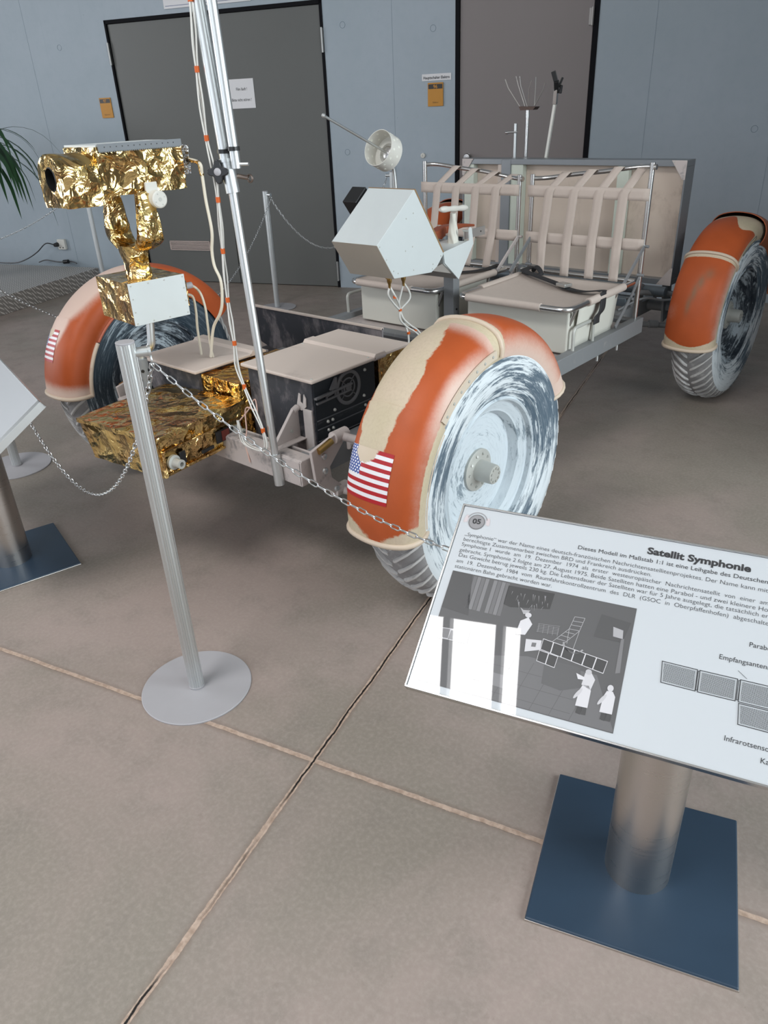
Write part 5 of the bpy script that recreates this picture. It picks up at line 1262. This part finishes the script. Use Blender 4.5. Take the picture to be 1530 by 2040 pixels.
# cable tails below the console
for i, (y, z) in enumerate(((.575, .842), (.665, .836))):
    mb = MB(); mb.lathe([(0, .016), (-.008, .016), (-.010, .011), (-.022, .010), (-.030, .006), (-.048, .005)], (.06, y, z), (0, 0, 1), 18); mb.build('brass_connector', M_brass, con, smooth=35, origin=(.06, y, z))
mb = MB()
for (pa) in ([(.06, .575, .80), (.055, .57, .77), (.05, .600, .735), (.05, .63, .705), (.05, .65, .69)], [(.06, .578, .80), (.07, .59, .77), (.065, .615, .74), (.055, .64, .71), (.05, .65, .69)],
             [(.06, .665, .80), (.05, .66, .76), (.045, .65, .72), (.05, .65, .69)], [(.06, .667, .80), (.07, .69, .76), (.07, .69, .73), (.055, .66, .70), (.05, .65, .69)],
             [(.05, .65, .69), (.048, .65, .65), (.05, .69, .61), (.055, .75, .57), (.06, .78, .53), (.06, .77, .488)], [(.05, .65, .69), (.055, .665, .65), (.06, .71, .61), (.06, .755, .58), (.065, .79, .53), (.06, .785, .488)],
             [(.05, .65, .69), (.052, .66, .66), (.045, .68, .63), (.05, .70, .57), (.05, .70, .488)]):
    mb.tube(smoothpath(pa, 5), .0042, 8)
cw = mb.build('console_wires', M_whitecable, con, smooth=60, origin=(.05, .65, .7))
for p in ((.05, .65, .69), (.052, .70, .58), (.065, .60, .755), (.055, .745, .585)):
    mb = MB(); mb.cyl(Vector(p)+Vector((0, 0, -.005)), Vector(p)+Vector((0, 0, .005)), .0075, n=10); mb.build('orange_tie', M_orange, cw, smooth=40, origin=p)

# ---- low gain antenna
ca = Vector((-.2, .872, 1.284)); rodend = Vector((-.2, .532, 1.426)); d = (rodend-ca).normalized()
mb = MB(); mb.lathe([(-.040, .0005), (-.040, .066), (-.036, .073), (.038, .073), (.038, .071), (-.033, .071), (-.033, .0005)], ca, d, 48)
cup = mb.build('antenna_cup', M_plastic, rover, smooth=35, origin=ca)
x_ = d.cross(Vector((0, 0, 1))).normalized(); y_ = d.cross(x_)
for k in range(12):
    an = 2*PI*k/12; rd = x_*math.cos(an)+y_*math.sin(an)
    for off in (.018, -.012):
        rd2 = x_*math.cos(an+(.26 if off < 0 else 0))+y_*math.sin(an+(.26 if off < 0 else 0))
        mb = MB(); mb.cyl(ca+rd2*.0705+d*off, ca+rd2*.0736+d*off, .0052, n=10); mb.build('cup_hole', plain('pale_hole', s2l(236, 236, 226), .6) if 'HOLE' not in globals() else HOLE, cup, origin=ca+rd2*.072+d*off)
        if 'HOLE' not in globals(): HOLE = bpy.data.materials['pale_hole']
mb = MB(); mb.lathe([(-.032, .040), (-.026, .040), (-.026, .030), (-.020, .028), (-.015, .018), (-.015, .0005)], ca, d, 28); mb.build('cup_reflector', M_chrome, cup, smooth=40, origin=ca)
mb = MB(); mb.tube([ca-d*.02, rodend], .0052, 12); mb.lathe([(0, .006), (.004, .0085), (.010, .0085), (.014, .005), (.014, .0005)], rodend, d, 16); mb.build('antenna_rod', M_alu, cup, smooth=40, origin=ca)
mb = MB(); mb.tube(smoothpath([ca-d*.038, (-.2, .925, 1.225), (-.2, .94, 1.17), (-.2, .955, .93)], 6), .0085, 14); mb.build('antenna_pole', M_alu, rover, smooth=50, origin=(-.2, .94, 1.1))
mb = MB(); mb.bar((-.2, .955, .935), (-.11, .955, .90), .03, .012); mb.build('antenna_bracket', M_frame, rover, origin=(-.15, .95, .92))

# ---- seats
def seat(x0, x1, side, bc, bl):
    xc = (x0+x1)/2; y0, y1 = 1.05, 1.462
    mb = MB(); mb.box2((x0, y0, .488), (x1, y1, .664))
    st = mb.build('seat', M_canvas, rover, bevel=.006, origin=(xc, 1.25, .49))
    # tube frame: U shape open at the back
    z = .690; xa, xb = x0-.005, x1+.028
    U = roundpath([(xa, 1.60, z), (xa, .985, z), (xb, .985, z), (xb, 1.60, z)], .05, 8)
    mb = MB(); mb.tube(U, .0125, 14); mb.cyl((xa, 1.52, z), (xb, 1.52, z), .0095, n=12)
    for (x, y) in ((xa, 1.07), (xb, 1.07), (xa, 1.45), (xb, 1.45)): mb.cyl((x, y, z), (min(max(x, x0+.01), x1-.01), y, .60), .008, n=10)
    mb.build('seat_tube', M_chrome, st, smooth=50, origin=(xc, 1.3, z))
    # fabric: sagging sheet with sleeves around front and side tubes
    def sag(u, v): return Vector((xa+.006+(xb-xa-.012)*u, .99+.53*v, z+.006-.028*(math.sin(PI*u)**.6)*(math.sin(PI*min(1, v*1.05))**.5 if 0 < v < .95 else 0)))
    mb = MB(); mb.grid(sag, 24, 24); mb.build('seat_fabric', M_web, st, smooth=60, solid=.003, origin=(xc, 1.25, z))
    mb = MB(); mb.cyl((xa+.045, .985, z), (xb-.125, .985, z), .0165, n=18); mb.build('fabric_sleeve', M_web, st, smooth=50, origin=(xc, .985, z))
    for xs_ in (xb, xa): mb = MB(); mb.cyl((xs_, 1.16, z), (xs_, 1.50, z), .0170, n=18); mb.build('fabric_sleeve', M_web, st, smooth=50, origin=(xs_, 1.3, z))
    # fabric side curtains
    mb = MB(); mb.grid(lambda u, v: Vector((x1+.003+.018*v, 1.10+.37*u, .50+.185*v)), 8, 6); mb.build('side_curtain', M_canvas, st, smooth=60, solid=.002, origin=(x1, 1.3, .6))
    # backrest
    Y = 1.70
    xl, xr = (x0-.10 if side > 0 else x0-.075), (x1+.012 if side > 0 else x1+.02)
    xl, xr = (.045, .642) if side > 0 else (-.622, -.028)
    zl, zr = (1.128, 1.186) if side > 0 else (1.182, 1.124)
    mb = MB(); mb.tube([(xl, Y, .505), (xl, Y, zl)], .0115, 14); mb.tube([(xr, Y, .505), (xr, Y, zr)], .0115, 14)
    m1, m2 = zl-.018, zr-.018
    topb = smoothpath([(xl, Y, m1), (xl+.06, Y+.035, m1+.0), (xl+.2, Y+.05, m1+(m2-m1)*.3), ((xl+xr)/2+.05, Y+.05, m1+(m2-m1)*.55), (xr-.12, Y+.045, m1+(m2-m1)*.85), (xr-.03, Y+.02, m2), (xr+.018, Y, m2)], 6)
    mb.tube(topb, .0100, 12); mb.tube([(xl-.005, Y-.06, .690), (xr+.005, Y-.06, .690)], .0110, 12)
    mb.cyl((xr+.012, Y-.005, m2), (xr+.022, Y-.005, m2), .012, n=12)
    bk = mb.build('backrest_frame', M_chrome, st, smooth=50, origin=((xl+xr)/2, Y, .7))
    # folding struts
    for x in (xl, xr):
        mb = MB(); mb.bar((x+.012, Y-.015, .835), (x+.012, Y-.20, .700), .006, .020); mb.bar((x+.012, Y-.03, .70), (x+.014, Y-.11, .62), .006, .018); mb.bar((x+.012, Y-.11, .62), (x+.012, Y-.24, .515), .006, .020)
        for (yy, zz) in ((Y, .835), (Y-.02, .71), (Y-.11, .62)): mb.cyl((x-.005, yy, zz), (x+.028, yy, zz), .0065, n=10)
        mb.build('folding_strut', M_greyframe if side < 0 else M_frame, st, bevel=.001, origin=(x, Y-.1, .7))
    # webbing: two flat cross straps, four upright straps that jog sideways above the upper one
    W = xr-xl
    for zc in (1.055, .841):
        def hz(u, v, zc=zc): x = xl-.014+(W+.022)*u; return Vector((x, Y-.016-.004*math.sin(PI*u), zc+.052*(v-.5)))
        mb = MB(); mb.grid(hz, 20, 3); mb.build('webbing_strap', M_web, bk, smooth=60, solid=.0022, origin=((xl+xr)/2, Y, zc))
    cols_ = ((.152, .132, .152, .207), (.288, .266, .283, .341), (.419, .397, .411, .472), (.544, .525, .530, .594)) if side > 0 else ((-.545, -.547, -.522, -.436), (-.420, -.416, -.400, -.320), (-.293, -.290, -.277, -.195), (-.169, -.169, -.153, -.082))
    for (xb_, xm_, xu_, xt_) in cols_:
        tz = m1+(m2-m1)*((xt_-xl)/W)+.012
        keys = [(xb_, Y-.073, .680), (xm_, Y-.026, .841), (xu_, Y-.022, 1.055), (xu_+.010, Y-.020, 1.072), (xt_, Y+.034, tz), (xt_+.004, Y+.052, tz-.004)]
        ls = [0]
        for i in range(1, 6): ls.append(ls[-1]+(Vector(keys[i])-Vector(keys[i-1])).length)
        def vt(u, v):
            q = v*ls[-1]
            for i in range(5):
                if q <= ls[i+1]+1e-9: f_ = (q-ls[i])/(ls[i+1]-ls[i]); p = Vector(keys[i]).lerp(Vector(keys[i+1]), f_); break
            return p+Vector((.046*(u-.5), 0, 0))
        mb = MB(); mb.grid(vt, 3, 30); mb.build('webbing_strap', M_web, bk, smooth=60, solid=.0022, origin=(xb_, Y, .9))
    # grab handle on the rail
    hx = .65*side
    mb = MB(); mb.tube(roundpath([(hx, 1.065, .50), (hx, 1.062, .600), (hx, 1.24, .600), (hx, 1.245, .50)], .025, 6), .0075, 12); mb.build('grab_handle', M_hub, st, smooth=50, origin=(hx, 1.15, .5))
    # belt
    if side > 0:
        bpts = [(xa+.02, 1.60, .715), (xa+.03, 1.50, .712), (xa+.16, 1.44, .702), (xa+.26, 1.40, .694), (xa+.33, 1.37, .684), (xa+.43, 1.33, .688), (xb-.005, 1.285, .712), (xb+.012, 1.275, .700), (xb+.018, 1.262, .64), (xb+.012, 1.235, .615), (xb+.014, 1.228, .585)]
    else:
        bpts = [(xb-.02, 1.58, .712), (xb-.05, 1.48, .702), (xb-.15, 1.42, .690), (xb-.30, 1.36, .686), (xa+.04, 1.28, .700)]
    P = smoothpath(bpts, 7)
    def belt(u, v):
        i = min(len(P)-2, int(v*(len(P)-1))); f = v*(len(P)-1)-i; p = P[i].lerp(P[i+1], f); t_ = (P[i+1]-P[i]).normalized(); w_ = Vector((0, 1, 0)) if i > len(P)*.62 and side > 0 else Vector((t_.y, -t_.x, 0)).normalized(); return p+w_*((.052 if i > len(P)*.62 and side > 0 else .040)*(u-.5))+Vector((0, 0, .002))
    mb = MB(); mb.grid(belt, 3, 60); mb.build('seat_belt', M_belt, st, smooth=60, solid=.003, origin=P[0])
    mb = MB()
    if side > 0:
        c_ = Vector((xa+.31, 1.38, .698)); mb.box((0, 0, 0), (.062, .045, .016), Matrix.Translation(c_) @ Matrix.Rotation(R(-20), 4, 'Z')); mb.build('belt_buckle', plain('brushed_buckle', (.5, .5, .48), .35, .9), st, bevel=.003, origin=c_)
        mb = MB(); mb.tube(smoothpath([(xa+.02, 1.60, .70), (xa+.07, 1.55, .725), (xa+.11, 1.52, .70), (xa+.05, 1.50, .69), (xa+.02, 1.54, .70)], 5), .011, 8); mb.build('belt_roll', M_belt, st, smooth=60, origin=(xa+.05, 1.55, .7))
    return st
seat(.118, .628, 1, 0, 0)
seat(-.540, -.060, -1, 0, 0)

# ---- rear payload panel
PY0, PY1 = 2.09, 2.195; PX = .648; PZ0, PZ1 = .585, 1.166
mb = MB(); f = .028
mb.box2((-PX, PY0, PZ1-f), (PX, PY1, PZ1)); mb.box2((-PX, PY0, PZ0), (PX, PY1, PZ0+f)); mb.box2((PX-.008, PY0+.0005, PZ0+f), (PX, PY1-.0005, PZ1-f)); mb.box2((-PX, PY0+.0005, PZ0+f), (-PX+.008, PY1-.0005, PZ1-f)); mb.box2((-.385, PY0-.003, PZ0-.002), (-.325, PY0+.03, PZ1-.003))
pf = mb.build('payload_frame', plain('grey_metal_frame', s2l(138, 142, 146), .35, .5, .08, 6), rover, bevel=.002, origin=(0, 2.14, .6))
mb = MB(); mb.box2((-PX+.01, PY0+.045, PZ0+f), (PX-.01, PY0+.055, PZ1-f)); mb.build('payload_panel', M_panelwood, pf, origin=(0, 2.14, .6))
mb = MB(); mb.box2((-.325, PY0+.004, PZ0), (-.25, PY0+.044, PZ1-f)); mb.build('payload_stiffener', M_panelgreen, pf, bevel=.002, origin=(-.3, 2.1, .6))
mb = MB(); mb.box2((.30, PY0+.004, PZ0+f), (.36, PY0+.04, PZ1-f)); mb.build('payload_stiffener', M_panelgreen, pf, bevel=.002, origin=(.33, 2.1, .6))
mb = MB(); mb.box2((-PX+.01, PY0+.003, PZ0+f), (-PX+.075, PY0+.045, PZ1-f)); mb.build('payload_stiffener', M_panelgreen, pf, bevel=.002, origin=(-.6, 2.1, .6))
mb = MB(); mb.box2((-.41, PY0+.004, PZ0+f), (-.388, PY0+.035, PZ1-f)); mb.build('payload_batten', M_cream, pf, origin=(-.4, 2.1, .6))
for (x, z, sx_, sz_) in ((PX, PZ1, -1, -1), (PX, PZ0, -1, 1), (-PX, PZ1, 1, -1)):
    mb = MB(); mb.prism([(x, z), (x+sx_*.075, z), (x+sx_*.012, z+sz_*.085), (x, z+sz_*.085)], .003, Matrix.Translation((0, PY0-.001, 0)) @ Matrix.Rotation(R(90), 4, 'X')); gs = mb.build('corner_gusset', M_greyframe, pf, origin=(x, PY0, z))
    mb = MB()
    for (a, b_) in ((.062, .008), (.010, .072)): mb.cyl((x+sx_*a, PY0-.004, z+sz_*b_), (x+sx_*a, PY0-.0065, z+sz_*b_), .003, n=8)
    mb.build('rivet', M_hub, gs, origin=(x, PY0, z))
mb = MB(); mb.bar((.2, 1.76, .50), (.2, 2.12, .60), .03, .03); mb.bar((-.2, 1.76, .50), (-.2, 2.12, .60), .03, .03); mb.box2((-.5, 1.9, .50), (.5, 1.96, .54)); mb.cyl((-.5, 2.06, .56), (.64, 2.06, .56), .024, n=16); mb.build('payload_support', plain('blue_grey_tube', s2l(104, 114, 122), .4, .3), rover, bevel=.002, smooth=40, origin=(0, 1.9, .5))

# ================================================================= tools on the rear rack
def tool(name, org, label, cat): return empty(name, org, label, cat, None)
Yt = 2.30
t1 = tool('sampling_rake', (-.359, Yt, .62), 'sampling rake with splayed thin tines sticking up behind the seats', 'rake')
mb = MB(); mb.tube([(-.359, Yt, .62), (-.359, Yt, 1.39)], .0085, 12); mb.tube([(-.359, Yt, 1.36), (-.359, Yt, 1.405)], .0105, 12); mb.build('handle', M_chrome, t1, smooth=50, origin=(-.359, Yt, .62))
mb = MB(); mb.prism([(-.403, 1.417), (-.298, 1.413), (-.312, 1.398), (-.392, 1.398)], .05, Matrix.Translation((0, Yt+.025, 0)) @ Matrix.Rotation(R(90), 4, 'X')); mb.build('rake_head', plain('rusty_steel', (.09, .06, .05), .5, .6), t1, origin=(-.36, Yt, 1.4))
for (x0, x1, x2, dy, z2) in ((-.398, -.465, -.487, -.02, 1.552), (-.378, -.425, -.443, .0, 1.564), (-.352, -.385, -.395, -.02, 1.562), (-.330, -.340, -.341, .02, 1.556), (-.352, -.345, -.330, -.01, 1.54), (-.318, -.270, -.259, .0, 1.524)):
    mb = MB(); mb.tube([(x0, Yt+dy, 1.415), (x1, Yt+dy*2, 1.415+(z2-1.415)*.68), (x2, Yt+dy*2, z2)], .0022, 6); mb.build('tine', M_steel, t1, smooth=50, origin=(x0, Yt, 1.415))
t2 = tool('sampling_tongs', (-.214, Yt, .62), 'white pole with black trigger grip leaning behind the seats', 'tongs')
mb = MB(); mb.bar((-.300, Yt, .62), (-.190, Yt, 1.44), .014, .014); mb.build('pole', M_plastic, t2, origin=(-.2, Yt, .8))
mb = MB(); mb.bar((-.192, Yt, 1.42), (-.184, Yt-.01, 1.49), .020, .022); mb.build('collar', M_chrome, t2, bevel=.002, origin=(-.19, Yt, 1.45))
mb = MB(); mb.bar((-.186, Yt, 1.475), (-.175, Yt-.03, 1.53), .024, .022); mb.bar((-.180, Yt-.02, 1.52), (-.197, Yt-.03, 1.575), .022, .024); mb.bar((-.176, Yt, 1.50), (-.160, Yt+.01, 1.545), .010, .012); mb.bar((-.165, Yt, 1.47), (-.160, Yt, 1.51), .010, .016); mb.build('trigger_grip', M_black, t2, bevel=.003, origin=(-.18, Yt, 1.52))
t3 = tool('crank_pole', (-.43, Yt, .62), 'short silver pole with side peg left of the rake', 'pole')
mb = MB(); mb.tube([(-.427, Yt, .62), (-.434, Yt, 1.333)], .0085, 12); mb.build('pole', M_alu, t3, smooth=50, origin=(-.43, Yt, .8))
mb = MB(); mb.cyl((-.415, Yt-.01, 1.290), (-.474, Yt-.02, 1.290), .0048, n=10); mb.lathe([(-.01, .0005), (-.008, .007), (.008, .007), (.01, .0005)], (-.476, Yt-.02, 1.288), (1, 0, 0), 12); mb.build('peg', M_chrome, t3, smooth=50, origin=(-.44, Yt, 1.29))
mb = MB(); mb.box2((-.55, 2.196, .60), (-.10, 2.36, .625)); mb.box2((-.55, 2.196, .95), (-.10, 2.205, .98))
rk_ = mb.build('tool_rack', M_frame, rover, origin=(-.3, 2.28, .62))

# ================================================================= plant at the left
pt = empty('potted_palm', (-6.0, 1.10, .15), 'green palm with drooping narrow leaves at the left edge', 'plant')
mb = MB(); mb.lathe([(0, .14), (.28, .19), (.29, .20), (.30, .19), (.27, .17), (.27, .0005)], (-6.0, 1.10, .15), (0, 0, 1), 32); mb.build('pot', plain('grey_pot', (.2, .2, .2), .6), pt, smooth=40, origin=(-6.0, 1.10, .15))
crown = Vector((-5.50, 1.45, 1.22))
mb = MB(); mb.tube(smoothpath([(-6.0, 1.10, .40), (-5.78, 1.25, .8), crown], 6), .022, 10); mb.build('stem', M_bark, pt, smooth=60, origin=(-6.0, 1.10, .4))
rnd = random.Random(11)
for k in range(46):
    az = rnd.uniform(-PI, PI) if k > 26 else rnd.uniform(-1.3, 1.2); L = rnd.uniform(.65, 1.0); el = rnd.uniform(.1, 1.2); w_ = rnd.uniform(.020, .030); rows = 12; vs = []
    d = Vector((math.cos(az), math.sin(az), 0)); p = crown+Vector((0, 0, rnd.uniform(-.05, .15))); side_ = Vector((-d.y, d.x, 0)); pos = p.copy(); a = el
    for i in range(rows+1):
        t_ = i/rows; ww = w_*(math.sin(PI*min(1, .12+t_*.9))**.7)*.8
        nrm = Vector((0, 0, 1)); vs += [pos-side_*ww, pos+Vector((0, 0, -.006))*(1-t_), pos+side_*ww]
        a -= rnd.uniform(.14, .26); a = max(a, -1.45); pos = pos+(d*math.cos(a)+Vector((0, 0, math.sin(a))))*L/rows
    mb = MB(); mb.add(vs, [(i*3+j, i*3+j+1, (i+1)*3+j+1, (i+1)*3+j) for i in range(rows) for j in range(2)]); mb.build('leaf', M_leaf, pt, smooth=60, origin=p)
